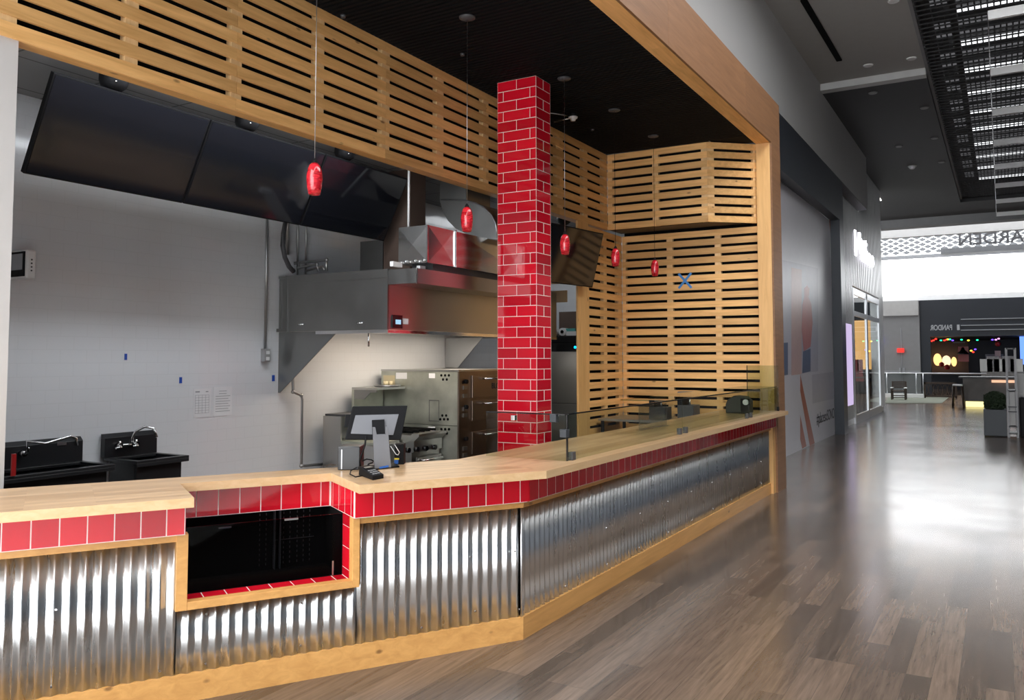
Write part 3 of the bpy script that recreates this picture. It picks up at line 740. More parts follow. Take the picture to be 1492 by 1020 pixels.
lbs = ['large black menu screen nearest the left pier', 'large black menu screen in the middle of the row of three', 'large black menu screen at the right end of the row of three']
for k in range(3):
    s, n, mid = screen((XT, tops[k][0]+.006, 3.33), (XT, tops[k+1][0]-.006, 3.33), drop, lbs[k])
    q = ((166, 110), (360, 177), (502.5, 222))[k]; c = at(*q, x=-4.945)
    xc, yc = c.x, c.y
    MB().lathe((xc, yc, ZK-.13), [(.0, -.005), (.05, 0), (.078, .025), (.09, .06), (.088, .10), (.08, .13), (0, .13)], 24).build('ceiling_dome', 'black_plastic', s)
    mb = MB()
    for dy in (-.02, .02): mb.cyl((xc, yc+dy, 3.28), (xc, yc+dy, 3.345), .011, n=10)
    mb.build('hanger', 'black_plastic', s)
    mb = MB()
    for dx, dy, dz_ in ((.075, -.035, -.09), (.082, .03, -.05), (.06, -.055, -.05)): mb.ball((xc+dx, yc+dy, ZK+dz_), .007, 8)
    mb.build('dome_screws', 'chrome', s)
# angled screen by the upright board
a0 = at(880, 340.6, x=-4.04); dirv = Vector((math.sin(math.radians(8.3)), math.cos(math.radians(8.3)), 0))
b0 = at(864, 405, x=-4.50)
b0 = at(864, 405, y=a0.y-.02)
nn_ = Vector((dirv.y, -dirv.x, 0)); dr = (b0-a0); dr = nn_*dr.dot(nn_)+Vector((0, 0, dr.z))
dr = dr.normalized()*.655
s, n, mid = screen(a0-dirv*1.16, a0, dr, 'angled dark menu screen mirroring slats, right of the tiled column')
c = at(822, 322, x=-4.55)
MB().lathe((-4.55, c.y, c.z-.05), [(.0, -.01), (.035, 0), (.075, .03), (.09, .07), (.092, .11), (0, .11)], 20).build('ceiling_dome', 'black_plastic', s)
MB().cyl((-4.55, c.y, c.z+.05), (-4.55, c.y, ZK), .02, n=10).build('pole', 'black_plastic', s)
MB().tube([(-4.53, c.y-.01, c.z), (-4.50, c.y-.2, c.z-.45)], .012).build('hanger', 'black_plastic', s)

# ------------------------------------------------------------------ kitchen wall items
c = at(38.5, 384, x=-5.72); c.y += .02
tk = thing('time_clock', 'white wall time clock with dark display beside the left pier', 'time clock', (-5.8, c.y, c.z-.1))
MB().box(-5.95, -5.72, c.y-.02, c.y+.05, c.z-.1, c.z+.1).build('housing', 'white_plastic', tk, .015)
B(-5.9, -5.735, c.y-.03, c.y-.02, c.z-.085, c.z+.085).build('bezel', 'black_plastic', tk)
B(-5.88, -5.75, c.y-.033, c.y-.029, c.z-.04, c.z+.07).build('display', 'sign_grey', tk)
mb = MB()
for k in range(4): mb.cyl((-5.721, c.y+.015, c.z-.045+k*.025), (-5.717, c.y+.015, c.z-.045+k*.025), .006, n=8)
mb.build('buttons', 'dark_grey', tk)
def wallrect(x0, y0, x1, y1, x=XW, off=.002):
    a = at(x0, y1, x=x); b2 = at(x1, y0, x=x); return a.y, b2.y, a.z, b2.z
for k, (r, lb) in enumerate(((( 281, 566, 307, 609), 'white printed form with a ruled table taped to the kitchen wall, left of two sheets'), ((310, 563, 338, 607), 'white typed notice taped to the kitchen wall, right of two sheets'))):
    y0, y1, z0, z1 = wallrect(*r); p_ = thing('paper_sheet', lb, 'paper', (XW, (y0+y1)/2, z0))
    B(XW+.001, XW+.003, y0, y1, z0, z1).build('sheet', 'paper', p_)
    mb = MB(); h = z1-z0; w = y1-y0
    if k == 0:
        mb.box(XW+.0032, XW+.0036, y0+w*.1, y0+w*.35, z1-.03, z1-.02); mb.box(XW+.0032, XW+.0036, y0+w*.7, y0+w*.85, z1-.03, z1-.022)
        for j in range(8): mb.box(XW+.0032, XW+.0036, y0+w*.1, y0+w*.9, z1-.055-j*.022, z1-.053-j*.022)
        for j in range(5): mb.box(XW+.0032, XW+.0036, y0+w*(.1+.2*j)-.001, y0+w*(.1+.2*j)+.001, z1-.21, z1-.053)
    else:
        for j in range(9): mb.box(XW+.0032, XW+.0036, y0+w*(.3 if j < 2 else .12), y0+w*(.7 if j < 2 else .9-.1*(j % 2)), z1-.04-j*.022, z1-.036-j*.022)
    mb.build('printing', 'print_grey', p_)
for (px, py), lb in (((183, 520), 'small blue tape scrap on the kitchen wall, highest and leftmost'), ((263, 554), 'small blue tape scrap above the two paper sheets'), ((398, 551), 'small blue tape scrap on the wall below the electrical box')):
    y0, y1, z0, z1 = wallrect(px-2, py-4.5, px+2, py+4.5); tag(B(XW+.001, XW+.004, y0, y1, z0, z1).build('tape_piece', 'blue_tape'), lb, 'tape')
# conduit with box
y0 = at(388, 400, x=XW+.02).y
cn = thing('electrical_conduit', 'vertical metal conduit ending in a wall box left of the hood', 'conduit', (XW, y0, 1.6))
MB().cyl((XW+.02, y0, 1.67), (XW+.02, y0, ZK), .012, n=10).build('pipe', 'conduit', cn)
B(XW+.001, XW+.055, y0-.035, y0+.035, 1.57, 1.69).build('outlet_box', 'conduit', cn, .004)
mb = MB(); mb.box(XW+.056, XW+.060, y0-.02, y0+.02, 1.585, 1.615); mb.box(XW+.056, XW+.060, y0-.02, y0+.02, 1.64, 1.67); mb.build('outlets', 'far_white', cn)
for px in (434, 446, 418.5):
    y0 = at(px, 350, x=XW+.02).y
    tag(MB().cyl((XW+.02, y0, 2.40 if px > 420 else 2.6), (XW+.02, y0, ZK), .010 if px > 420 else .02, n=10).build('electrical_conduit', 'conduit'), 'thin vertical conduit on the kitchen wall rising from behind the hood', 'conduit', 'conduits behind the hood')
# gas pipe with elbow
g0 = at(424.5, 487, x=-5.87); g1 = at(427, 571, x=-5.87); g2_ = at(439, 576, x=-5.87); g3 = at(439, 679, x=-5.87); g4 = at(470, 676, x=-5.87)
MBp = MB(); MBp.tube([g0, (g0.x, g1.y, g1.z+.03), g1, g2_, (g2_.x, g3.y, g2_.z-.04), (g3.x, g3.y, g3.z+.02), g3, g4], .014, 8)
for g in (g1, g2_, g3): MBp.ball(g, .021, 8)
tag(MBp.build('gas_pipe', 'conduit'), 'stepped grey pipe running down the wall under the hood', 'pipe')

# ------------------------------------------------------------------ sinks
def sink(y0, y1, label, left):
    s = thing('hand_sink', label, 'sink', (-5.7, (y0+y1)/2, 0), 'black sinks against the kitchen wall')
    xb, xr = XW+.01, -5.50; zr = .848; zt = 1.027
    mb = MB(); mb.box(xb, xb+.05, y0, y1, zr, zt-.03); mb.prism([(xb, y0, zt-.03), (xb+.05, y0, zt-.03), (xb+.02, y0, zt), (xb, y0, zt)], (0, y1-y0, 0)); mb.build('backsplash', 'black_enamel', s, .002)
    # rim with open bowl
    mb = MB(); w = .045
    mb.box(xb+.05, xr, y0, y0+w, zr-.02, zr); mb.box(xb+.05, xr, y1-w, y1, zr-.02, zr); mb.box(xr-w, xr, y0+w, y1-w, zr-.02, zr); mb.box(xb+.05, xb+.10, y0+w, y1-w, zr-.02, zr)
    mb.box(xr-.012, xr, y0, y1, zr-.045, zr-.02); mb.build('rim', 'black_enamel', s, .002)
    mb = MB(); mb.box(xb+.06, xr-.05, y0+.03, y1-.03, .40, .42); mb.box(xb+.06, xb+.075, y0+.03, y1-.03, .42, zr-.021); mb.box(xr-.065, xr-.05, y0+.03, y1-.03, .42, zr-.021)
    mb.box(xb+.075, xr-.065, y0+.03, y0+.045, .42, zr-.021); mb.box(xb+.075, xr-.065, y1-.045, y1-.03, .42, zr-.021); mb.build('bowl', 'black_enamel', s, .004)
    for dy in (y0+.06, y1-.06): 
        for xx in (xb+.08, xr-.08): MB().cyl((xx, dy, 0), (xx, dy, .40), .016, n=10).build('leg', 'steel_dark', s)
    fa_ = thing; x = xb+.05
    if left:
        yf = at(34, 657, x=x+.03).y; zf = .945
        mb = MB(); mb.tube([(x, yf, zf), (x+.05, yf, zf), (x+.09, yf, zf+.02), (x+.10, yf-.02, zf+.09), (x+.12, yf+.10, 1.01), (x+.14, yf+.27, 1.05), (x+.14, yf+.31, 1.03), (x+.14, yf+.315, .98)], .010, 10); mb.build('faucet_spout', 'chrome', s)
        mb = MB(); mb.cyl((x, yf, zf), (x+.05, yf, zf), .02, n=12); mb.cyl((x, yf-.18, zf), (x+.05, yf-.18, zf), .02, n=12); mb.tube([(x+.04, yf, zf), (x+.06, yf+.01, zf+.02), (x+.06, yf+.02, zf+.045)], .008, 8); mb.build('faucet_taps', 'chrome', s)
        mb = MB(); yl = at(91, 647, x=x+.01).y; B(x+.001, x+.004, yl-.035, yl+.035, .975, 1.0).build('label_plate', 'aluminium', s)
    else:
        y = at(166+8, 652, x=x+.03).y; y2 = at(198, 650, x=x+.03).y; zf = .935
        mb = MB(); 
        for yy in (y, y2): mb.cyl((x, yy, zf), (x+.05, yy, zf), .019, n=12); mb.cyl((x+.035, yy, zf), (x+.035, yy, zf+.035), .009, n=8); mb.tube([(x+.05, yy, zf), (x+.07, yy-.01, zf-.01), (x+.075, yy-.06, zf-.012)], .008, 8)
        mb.cyl((x+.03, y, zf), (x+.03, y2, zf), .011, n=10); mb.build('faucet_taps', 'chrome', s)
        yc = y2; pts_ = [(x+.035, yc-.03+.06*0, zf), (x+.035, yc-.04, zf+.05), (x+.05, yc-.02, zf+.10), (x+.08, yc+.04, zf+.135), (x+.13, yc+.08, zf+.12), (x+.16, yc+.09, zf+.05)]
        MB().tube(pts_, .010, 10).build('faucet_spout', 'chrome', s)
    return s
sink(2.95, 3.765, 'wide black sink at the left pier with a long swivel faucet', True)
sink(3.94, 4.395, 'smaller black hand sink with chrome taps, right of the wide sink', False)
r0_ = at(16, 694, x=-5.49); r1_ = at(23.5, 661, x=-5.49)
tag(B(-5.498, -5.485, r0_.y, r1_.y, r0_.z, r1_.z).build('red_cloth', 'red_paint'), 'narrow red tag hanging at the wide black sink', 'tag')

# ------------------------------------------------------------------ exhaust hood and ducts
hd = thing('exhaust_hood', 'large stainless exhaust hood hung on the kitchen wall', 'hood', (-5.5, 7.5, 1.86))
HX0, HX1, HY0, HY1, HZ0, HZ1 = XW+.01, -4.60, 5.706, 8.9, 1.852, 2.38  # kitchen wall, hood, ducts and cook line numbers were scaled about the camera
mb = MB()
mb.box(HX0+.13, HX1, HY0, HY0+.02, HZ0, HZ1); mb.box(HX0, HX0+.13, HY0+.03, HY0+.05, HZ0, HZ1-.01)
mb.build('end_panel', 'steel_dark', hd)
mb = MB(); mb.box(HX0+.125, HX1, HY0-.006, HY0, HZ1-.075, HZ1); mb.box(HX0+.12, HX0+.145, HY0-.012, HY0, HZ0, HZ1); mb.box(HX0+.03, HX0+.04, HY0+.02, HY0+.03, HZ0+.02, HZ1-.06)
mb.box(HX1-.012, HX1+.004, HY0-.008, HY0, HZ0, HZ1); mb.box(HX0-.0+.0, HX0+.13, HY0+.0, HY0+.03, HZ0, HZ0+.03)
mb.build('edge_flanges', 'steel_dark', hd)
B(HX1-.02, HX1, HY0+.02, HY1, HZ0+.0, HZ1).build('front_panel', 'steel', hd)
B(HX0, HX1-.02, HY0+.02, HY1, HZ1-.02, HZ1).build('top_panel', 'steel_dark', hd)
B(HX0, HX1-.02, HY1-.02, HY1, HZ0, HZ1-.02).build('end_panel', 'steel_dark', hd)
mb = MB(); mb.box(HX0+.5, HX1+.005, HY0, HY0+.05, HZ0-.03, HZ0-.001); mb.box(HX1-.05, HX1+.004, HY0+.05, HY1, HZ0-.03, HZ0-.001); mb.build('drip_edge', 'chrome', hd)
mb = MB()
for px in (434, 443, 522, 530): pass
for (px, py) in ((438, 473), (524, 471)):
    c = at(px, py, y=HY0-.012); mb.cyl((c.x-.035, HY0-.014, c.z), (c.x+.02, HY0-.014, c.z), .007, n=8); mb.ball((c.x+.03, HY0-.016, c.z), .010, 8)
mb.build('hooks', 'chrome', hd)
c = at(579, 470, x=HX1+.005)
B(HX1+.001, HX1+.012, c.y-.075, c.y+.065, c.z-.05, c.z+.065).build('control_box', 'black_gloss', hd)
B(HX1+.0125, HX1+.014, c.y-.035, c.y+.04, c.z-.015, c.z+.025).build('control_display', 'display_lcd', hd)
B(HX1+.001, HX1+.003, c.y+.075, c.y+.16, c.z-.01, c.z+.04).build('label_sticker', 'paper', hd)
# thermostat link hanging under
c = at(537, 505, y=HY0+.03); MB().tube([(c.x, HY0+.03, HZ0-.03), (c.x, HY0+.03, c.z)], .009).build('hook_bracket', 'chrome', hd)
# side skirts (triangular end panels)
A0 = at(427, 573, y=HY0+.03); A1 = at(492, 487, y=HY0+.03)
MB().prism([(XW+.01, HY0+.032, HZ0-.002), (A1.x, HY0+.032, HZ0-.002), (XW+.03, HY0+.032, A0.z), (XW+.01, HY0+.032, A0.z)], (0, .012, 0)).build('side_skirt', 'steel_dark', hd)
C0 = at(647, 490, y=9.2); 
ysk = at(648, 515, x=XW).y
q1, q2 = at(703, 494, y=ysk), at(664, 539, y=ysk)
MB().prism([(XW+.01, ysk, HZ0-.002), (min(q1.x, HX1-.03), ysk, HZ0-.002), (q2.x+.03, ysk, 1.486), (XW+.01, ysk, 1.486)], (0, .012, 0)).build('side_skirt', 'steel', hd)

# hood lamps (under the canopy) that warm the wall
B(-5.7, -4.8, 6.3, 8.5, HZ0+.25, HZ0+.26).build('filter_bank', 'steel_dark', hd)
for yy in (6.6, 7.9):
    MB().lathe((-5.2, yy, HZ0+.16), [(0, -.05), (.05, -.03), (.06, .03), (.05, .09), (0, .09)], 16).build('hood_lamp', 'warm_bright', hd)
# make-up air plenum on the front of the hood
pl = thing('supply_plenum', 'narrow stainless air plenum along the top front of the hood', 'air plenum', (-4.67, 7.5, 2.27))
B(HX1+.006, -4.284, HY0, 8.1, 2.242, 2.37).build('body', 'steel', pl)
B(HX1+.006, -4.284, HY0-.004, HY0-.0005, 2.242, 2.37).build('end_cap', 'steel_dark', pl)
mb = MB(); mb.box(-4.291, -4.282, HY0-.006, HY0+.004, 2.238, 2.373); mb.build('corner_strip', 'chrome', pl)
# duct box on top
db = thing('supply_duct', 'shiny galvanised box duct with cross broken faces above the hood', 'duct', (-4.66, 7.3, 2.45))
def crossbreak(mb, o, u, v, n, d):
    o, u, v, n = map(Vector, (o, u, v, n)); c = o+u*.5+v*.5+n*d
    mb.add([o, o+u, o+u+v, o+v, c], [(0, 1, 4), (1, 2, 4), (2, 3, 4), (3, 0, 4)])
mb = MB(); DX0, DX1, DY0, DZ0, DZ1 = -4.598, -4.28, 5.85, 2.432, 2.76
crossbreak(mb, (DX0, DY0, DZ0), (DX1-DX0, 0, 0), (0, 0, DZ1-DZ0), (0, -1, 0), .012); mb.build('end_face', 'duct_steel', db)
mb = MB()
for y0, yl_ in ((5.85, .42), (6.28, 1.32)): crossbreak(mb, (DX1, y0, DZ0), (0, yl_, 0), (0, 0, DZ1-DZ0), (1, 0, 0), .012)
mb.build('side_faces', 'duct_steel', db)
B(DX0, DX1-.001, DY0+.001, 7.6, DZ0, DZ1).build('body', 'duct_steel', db)
MB().box(DX1-.005, DX1+.016, 6.271, 6.279, DZ0-.01, DZ1+.01).build('seam', 'chrome', db)
mb = MB(); mb.box(DX1-.008, DX1+.006, DY0-.01, DY0+.01, DZ0, DZ1); mb.build('seam', 'chrome', db)
mb = MB(); mb.box(-4.56, -4.33, 6.0, 7.5, 2.371, 2.431); mb.build('transition_collar', 'dark_grey', db)
mb = MB(); 
for k in range(6): mb.ball((DX0+.04+.05*k, DY0-.01, DZ0+.01+.008*(k % 2)), .012, 8)
mb.build('fasteners', 'chrome', db)
for (a, b2, lb) in (((573, 384), (584, 391), 'small white block standing on the near end of the plenum'), ((612, 385), (618, 391), 'small white block tucked below the box duct'), ((692, 400), (704, 404), 'small white block on the plenum nearest the tiled column')):
    p0 = at(*b2, x=-4.375); p1 = at(*a, x=-4.375)
    tag(B(-4.41, -4.375, min(p0.y, p1.y)-.0, max(p0.y, p1.y)+.02, 2.371, 2.412).build('foam_block', 'far_white'), lb, 'block')
# rounded elbow duct
el = thing('elbow_duct', 'grey rounded sheet metal elbow duct under the kitchen ceiling', 'duct', (-4.8, 7.2, 2.7))
pp = [(641, 262), (641, 292), (645, 308), (653, 322), (664, 333), (680, 341), (700, 346), (724, 349), (725, 340), (722, 325), (716, 313), (706, 303), (694, 296), (679, 292), (679, 270)]
pl3 = [at(a, b2, y=6.85) for a, b2 in pp]
MB().prism(pl3, (0, .45, 0)).build('elbow_body', 'steel_dark', el)
c0 = [at(a, b2, y=6.845) for a, b2 in ((722, 325), (725, 345), (716, 313), (706, 303), (694, 296), (679, 292), (662, 291), (643, 291))]
MB().tube([c0[1], c0[0], c0[2], c0[3], c0[4], c0[5], c0[6], c0[7]], .008, 6).build('edge_seam', 'aluminium', el)
# riser ducts behind the screens
c = at(559, 352, y=6.55); c1 = at(598, 300, y=6.55); c2 = at(525, 352, y=6.55)
tag(B(c.x, c1.x, 6.55, 6.8, HZ1+.001, ZK).build('exhaust_riser', 'shelf_brown'), 'dark brown riser duct from the hood to the ceiling', 'duct')
tag(B(c2.x, c.x-.01, 6.55, 6.85, HZ1+.001, at(540, 351, y=6.55).z).build('duct_collar', 'steel_dark'), 'square dark collar on top of the hood beside the riser', 'duct collar')
c = at(595.5, 300, y=6.1); tag(MB().cyl((c.x, 6.1, 2.76), (c.x, 6.1, ZK), .011, n=8).build('hanger_rod', 'far_white'), 'pale vertical rod holding the box duct', 'rod')
# flexible cable and piping on hood top
pts_ = [at(a, b2, x=-5.72) for a, b2 in ((417, 318), (413, 340), (412, 358), (415, 375), (421, 388), (428, 396))]
tag(MB().tube(pts_, .022, 8).build('flexible_conduit', 'dark_grey'), 'thick dark flexible conduit curving down to the hood top', 'conduit')
fp = thing('suppression_piping', 'grey pipe loop of the fire suppression on the hood top', 'pipe', (-5.6, 6.3, HZ1))
a1 = [at(a, b2, y=5.94) for a, b2 in ((428, 393), (428, 384), (476, 378.5), (476, 395))]; a2_ = [at(a, b2, y=5.90) for a, b2 in ((436, 382), (436, 390), (462, 385), (464, 395))]
mb = MB(); mb.tube(a1, .014, 8); [mb.ball(p_, .02, 8) for p_ in a1[1:3]]; mb.build('outer_loop', 'conduit', fp)
mb = MB(); mb.tube(a2_, .012, 8); [mb.ball(p_, .018, 8) for p_ in a2_[1:3]]; mb.build('inner_loop', 'conduit', fp)
mb = MB(); a3_ = [at(a, b2, y=5.90) for a, b2 in ((445, 395), (470, 388), (473, 394))]; mb.tube(a3_, .011, 8); mb.build('branch_pipe', 'conduit', fp)

# ------------------------------------------------------------------ deck oven
ov = thing('deck_oven', 'stacked stainless deck oven with three doors under the hood', 'oven', (-5.6, 8.2, 0))
OX0, OX1, OY0, OY1 = -5.86, -4.836, 7.17, 8.6
B(OX0, OX1-.02, OY0, OY1, .908, 1.462).build('upper_body', 'steel_greased', ov)
B(OX0, OX1-.02, OY0+.004, OY1, .22, .903).build('lower_body', 'steel_greased', ov)
B(OX0, OX1-.0, OY0-.006, OY1, 1.4625, 1.481).build('top_cap', 'steel', ov)
for xx in (OX0+.08, OX1-.1):
    for yy in (OY0+.08, OY1-.1): MB().cyl((xx, yy, 0), (xx, yy, .22), .03, n=10).build('leg', 'steel_dark', ov)
B(OX1-.02, OX1, OY0, OY1, .22, 1.462).build('front_frame', 'steel_brown', ov)
def dz(py, y=8.0): return at(700, py, x=OX1).z
for (p0_, p1_) in ((547, 579), (583, 612), (628, 660)):
    za, zb = at(700, p1_, x=OX1+.02).z, at(700, p0_, x=OX1+.02).z
    d_ = B(OX1+.001, OX1+.022, OY0+.22, OY1-.06, za, zb).build('door', 'steel_brown', ov, .003)
    zc_ = zb-.035; mb = MB(); mb.tube([(OX1+.024, 7.59, zc_), (OX1+.07, 7.59, zc_), (OX1+.07, 8.09, zc_), (OX1+.024, 8.09, zc_)], .010, 8); mb.build('handle', 'chrome', d_)
    MB().cyl((OX1+.001, OY0+.11, zb-.06), (OX1+.03, OY0+.11, zb-.06), .022, n=14).build('knob', 'black_plastic', ov)
mb = MB()
for z_ in (1.296, 1.21, 1.077, 1.01, .668, .60): mb.box(OX1+.001, OX1+.012, OY0+.07, OY0+.14, z_-.02, z_+.02)
mb.build('control_plates', 'steel_dark', ov)
mb = MB()
for (cx_, cy_) in ((643, 547), (648.5, 547), (654, 547), (645.5, 553), (651, 553), (641.5, 611), (647, 611), (652.5, 611), (644.5, 605.5), (650, 605.5), (643, 625.5), (648.5, 625.5), (654, 625.5), (645.5, 631.5), (651, 631.5)):
    c = at(cx_, cy_, y=OY0-.001); mb.cyl((c.x, OY0-.002, c.z), (c.x, OY0+.003, c.z), .014, n=12)
mb.build('vent_holes', 'backing_black', ov)
mb = MB()
def side_rect(mb, x0, y0, x1, y1, d=.002):
    a = at(x0, y1, y=OY0); b2 = at(x1, y0, y=OY0); mb.box(a.x, b2.x, OY0-d, OY0-.0005, a.z, b2.z)
side_rect(mb, 625, 544, 634, 551); side_rect(mb, 577, 543, 593, 552); side_rect(mb, 624, 622, 634, 629); mb.build('data_plates', 'paper', ov)
mb = MB(); side_rect(mb, 558.5, 547, 575.5, 564); mb.build('worn_label', 'worn_card', ov)
mb = MB()
for r in ((625, 583, 640, 584), (625, 613, 640, 614), (625, 584, 626, 613), (639, 584, 640, 613)): side_rect(mb, *r)
mb.build('hatch_outline', 'steel_dark', ov)
# maker's plate letters on the top door (cut off by the column)
zb = at(700, 563, x=OX1+.03).z; yb = at(717, 563, x=OX1+.03).y
text_mesh('BLODGETT', .085, .001, basis((OX1+.024, yb, zb-.03), (0, 1, 0), (0, 0, 1), (1, 0, 0)), 'door_lettering', 'ink', ov, True)
tag(MB().cyl((-5.9, OY0-.05, 1.4765), (-5.9, OY0-.05, 1.478), .001, n=6).build('x', 'steel'), 'x', 'x') if False else None

# ------------------------------------------------------------------ range with back shelf, griddle
rg = thing('gas_range', 'stainless gas range with black knobs and a high back shelf', 'range', (-5.7, 7.2, 0))
RY0, RY1, RX1 = 6.68, 7.155, -5.04
B(-5.85, RX1-.03, RY0, RY1, .12, .839).build('body', 'steel', rg)
for xx in (-5.8, -5.16):
    for yy in (RY0+.05, RY1-.06): MB().cyl((xx, yy, 0), (xx, yy, .12), .025, n=10).build('leg', 'steel_dark', rg)
pz = at(610, 655, x=RX1).z
MB().prism([(RX1-.03, RY0, .67), (RX1, RY0, .67), (RX1, RY0, .78), (RX1+.06, RY0, .83), (RX1+.06, RY0, .853), (RX1-.03, RY0, .853)], (0, RY1-RY0, 0)).build('control_panel', 'steel', rg)
for k in range(4):
    c = at(593+k*12.8, 656-1.5*k, x=RX1+.01); MB().cyl((RX1+.001, min(c.y, RY1-.03), c.z), (RX1+.04, min(c.y, RY1-.03), c.z), .026, n=14).build('knob', 'black_gloss', rg)
B(RX1-.0, RX1+.015, RY0+.03, RY1-.03, .2, .62).build('oven_door', 'steel', rg)
MB().tube([(RX1+.016, RY0+.08, .59), (RX1+.06, RY0+.08, .59), (RX1+.06, RY1-.08, .59), (RX1+.016, RY1-.08, .59)], .012).build('door_handle', 'chrome', rg)
mb = MB()
for k in range(5): mb.box(-5.75, RX1-.05, RY0+.04+k*.095, RY0+.055+k*.095, .853, .878)
for k in range(4): mb.box(-5.7+k*.17, -5.68+k*.17, RY0+.04, RY1-.04, .853, .878)
mb.build('grates', 'backing_black', rg)
B(-5.85, -5.82, RY0, RY1, .839, 1.276).build('back_riser', 'steel_greased', rg)
B(-5.85, -5.52, RY0, RY1, 1.277, 1.30).build('back_shelf', 'steel', rg)
MB().prism([(-5.82, RY0, 1.276), (-5.52, RY0, 1.276), (-5.52, RY0, 1.252), (-5.60, RY0, 1.252), (-5.68, RY0, 1.18), (-5.82, RY0, 1.18)], (0, .01, 0)).build('shelf_bracket', 'steel_dark', rg)
c = Vector((-5.64, 7.0, 1.3005)); tag(MB().lathe(c, [(0, 0), (.13, .0), (.15, .018), (.146, .02), (.125, .004), (0, .004)], 28).build('pizza_pan', 'aluminium'), 'round metal pan lying on the range back shelf', 'pan')
for px, lb in ((562, 'left small tan container on the round pan'), (569, 'right small tan container on the round pan')):
    c = at(px, 566, x=-5.64); tag(MB().cyl((-5.64, c.y, 1.306), (-5.64, c.y, 1.358), .022, .024, 14).build('spice_cup', 'worn_card'), lb, 'container')
gd = thing('griddle', 'steel griddle with raised splash guards at the left end of the cook line', 'griddle', (-5.8, 6.8, 0))
GY0, GY1 = 6.26, 6.67
B(-5.85, -5.18, GY0+.004, GY1, .12, .762).build('body', 'steel', gd)
for xx in (-5.8, -5.23):
    for yy in (GY0+.05, GY1-.05): MB().cyl((xx, yy, 0), (xx, yy, .12), .025, n=10).build('leg', 'steel_dark', gd)
MB().prism([(-5.85, GY0, .762), (-5.62, GY0, .762), (-5.62, GY0, 1.03), (-5.85, GY0, 1.03)], (0, .02, 0)).build('side_splash', 'steel', gd)
B(-5.85, -5.82, GY0+.02, GY1, .762, 1.03).build('back_splash', 'steel_dark', gd)
B(-5.82, -5.2, GY0+.022, GY1-.02, .763, .79).build('griddle_plate', 'steel_greased', gd)
B(-5.845, -5.55, GY0+.021, GY1-.05, 1.031, 1.05).build('lid', 'dark_grey', gd)
B(-6.13, -5.95, GY0+.0, GY0+.002, .3, .99).build('side_panel', 'mid_grey', gd) if False else None

# ------------------------------------------------------------------ refrigerator and shelf stuff right of the column
rf = thing('refrigerator', 'tall steel refrigerator with a black top panel behind the column', 'refrigerator', (-5.2, 10.3, 0))
FX0, FX1, FY0, FY1 = -5.85, -4.70, 10.0, 10.80
z1 = at(825, 512, y=FY0).z; z2 = at(825, 588, y=FY0).z; z0t = at(825, 487, y=FY0).z
B(FX0, FX1, FY0, FY1, .08, z1-.002).build('body', 'steel_dark', rf)
B(FX0, FX1, FY0-.02, FY1, z1, z1+.11).build('top_panel', 'black_gloss', rf)
B(FX0, FX1, FY0-.04, FY0-.001, z2+.006, z1-.008).build('door', 'steel', rf, .004)
B(FX0, FX1, FY0-.04, FY0-.001, .12, z2-.006).build('door', 'steel', rf, .004)
c = at(838, 506, y=FY0-.022); MB().cyl((c.x, FY0-.021, c.z), (c.x, FY0-.026, c.z), .016, n=12).build('power_light', 'led_blue', rf)
for xx in (FX0+.1, FX1-.1):
    for yy in (FY0+.1, FY1-.1): MB().cyl((xx, yy, 0), (xx, yy, .08), .03, n=10).build('foot', 'black_plastic', rf)
zt = z1+.11
tag(B(-5.6, -4.80, 10.05, 10.6, zt+.0005, zt+.10).build('storage_tray', 'black_plastic', bevel=.01), 'low black tray on top of the refrigerator', 'tray')
for px, lb in ((806, 'left white paper roll on the tray'), (820, 'right white paper roll on the tray')):
    c = at(px, 483, y=10.1); o_ = thing('paper_roll', lb, 'paper roll', (c.x, 10.15, zt+.1005))
    MB().cyl((c.x, 10.08, zt+.155), (c.x, 10.22, zt+.155), .054, n=18).build('roll', 'white_plastic', o_)
    MB().cyl((c.x, 10.074, zt+.155), (c.x, 10.079, zt+.155), .024, n=14).build('core_hole', 'backing_black', o_)
c = at(833, 482, y=10.15); tag(B(c.x-.07, c.x+.09, 10.1, 10.2, zt+.1005, zt+.16).build('napkin_pack', 'white_plastic'), 'pale folded pack beside the paper rolls', 'pack')
tag(B(c.x-.07, c.x+.07, 10.11, 10.19, zt+.161, zt+.20).build('teal_box', 'teal'), 'small teal box on the pale pack', 'box')
c0 = at(824, 470, y=10.5); c1 = at(843, 455, y=10.5); tag(B(c0.x, c1.x+.1, 10.3, 10.55, zt+.1005, c1.z).build('dark_bag', 'shelf_brown'), 'dark bag standing behind the paper rolls', 'bag')
for (q0, q1, yy, lb, nm) in (((800, 414), (815, 374), 8.9, 'upper tan wood panel beside the column', 'tan_board'), ((800, 441), (825, 423), 8.9, 'lower tan wood panel hanging beside the column', 'tan_board')):
    a = at(*q0, y=yy); b2 = at(*q1, y=yy)
    tag(B(a.x, b2.x, yy, yy+.03, a.z, b2.z).build(nm, 'cardboard'), lb, 'panel')
a = at(815.5, 414, y=8.895); b2 = at(817.5, 374, y=8.895); tag(B(a.x, b2.x, 8.87, 8.93, a.z, b2.z).build('white_edge_strip', 'white_plastic'), 'white edge strip on the upper tan panel', 'edge strip')

# ------------------------------------------------------------------ register and things on the countertop
ZW = .9705
c = at(560, 690, z=ZW)
rg_ = thing('register_monitor', 'touch screen register seen from behind on a silver stand', 'cash register', (-2.95, 3.60, ZW))
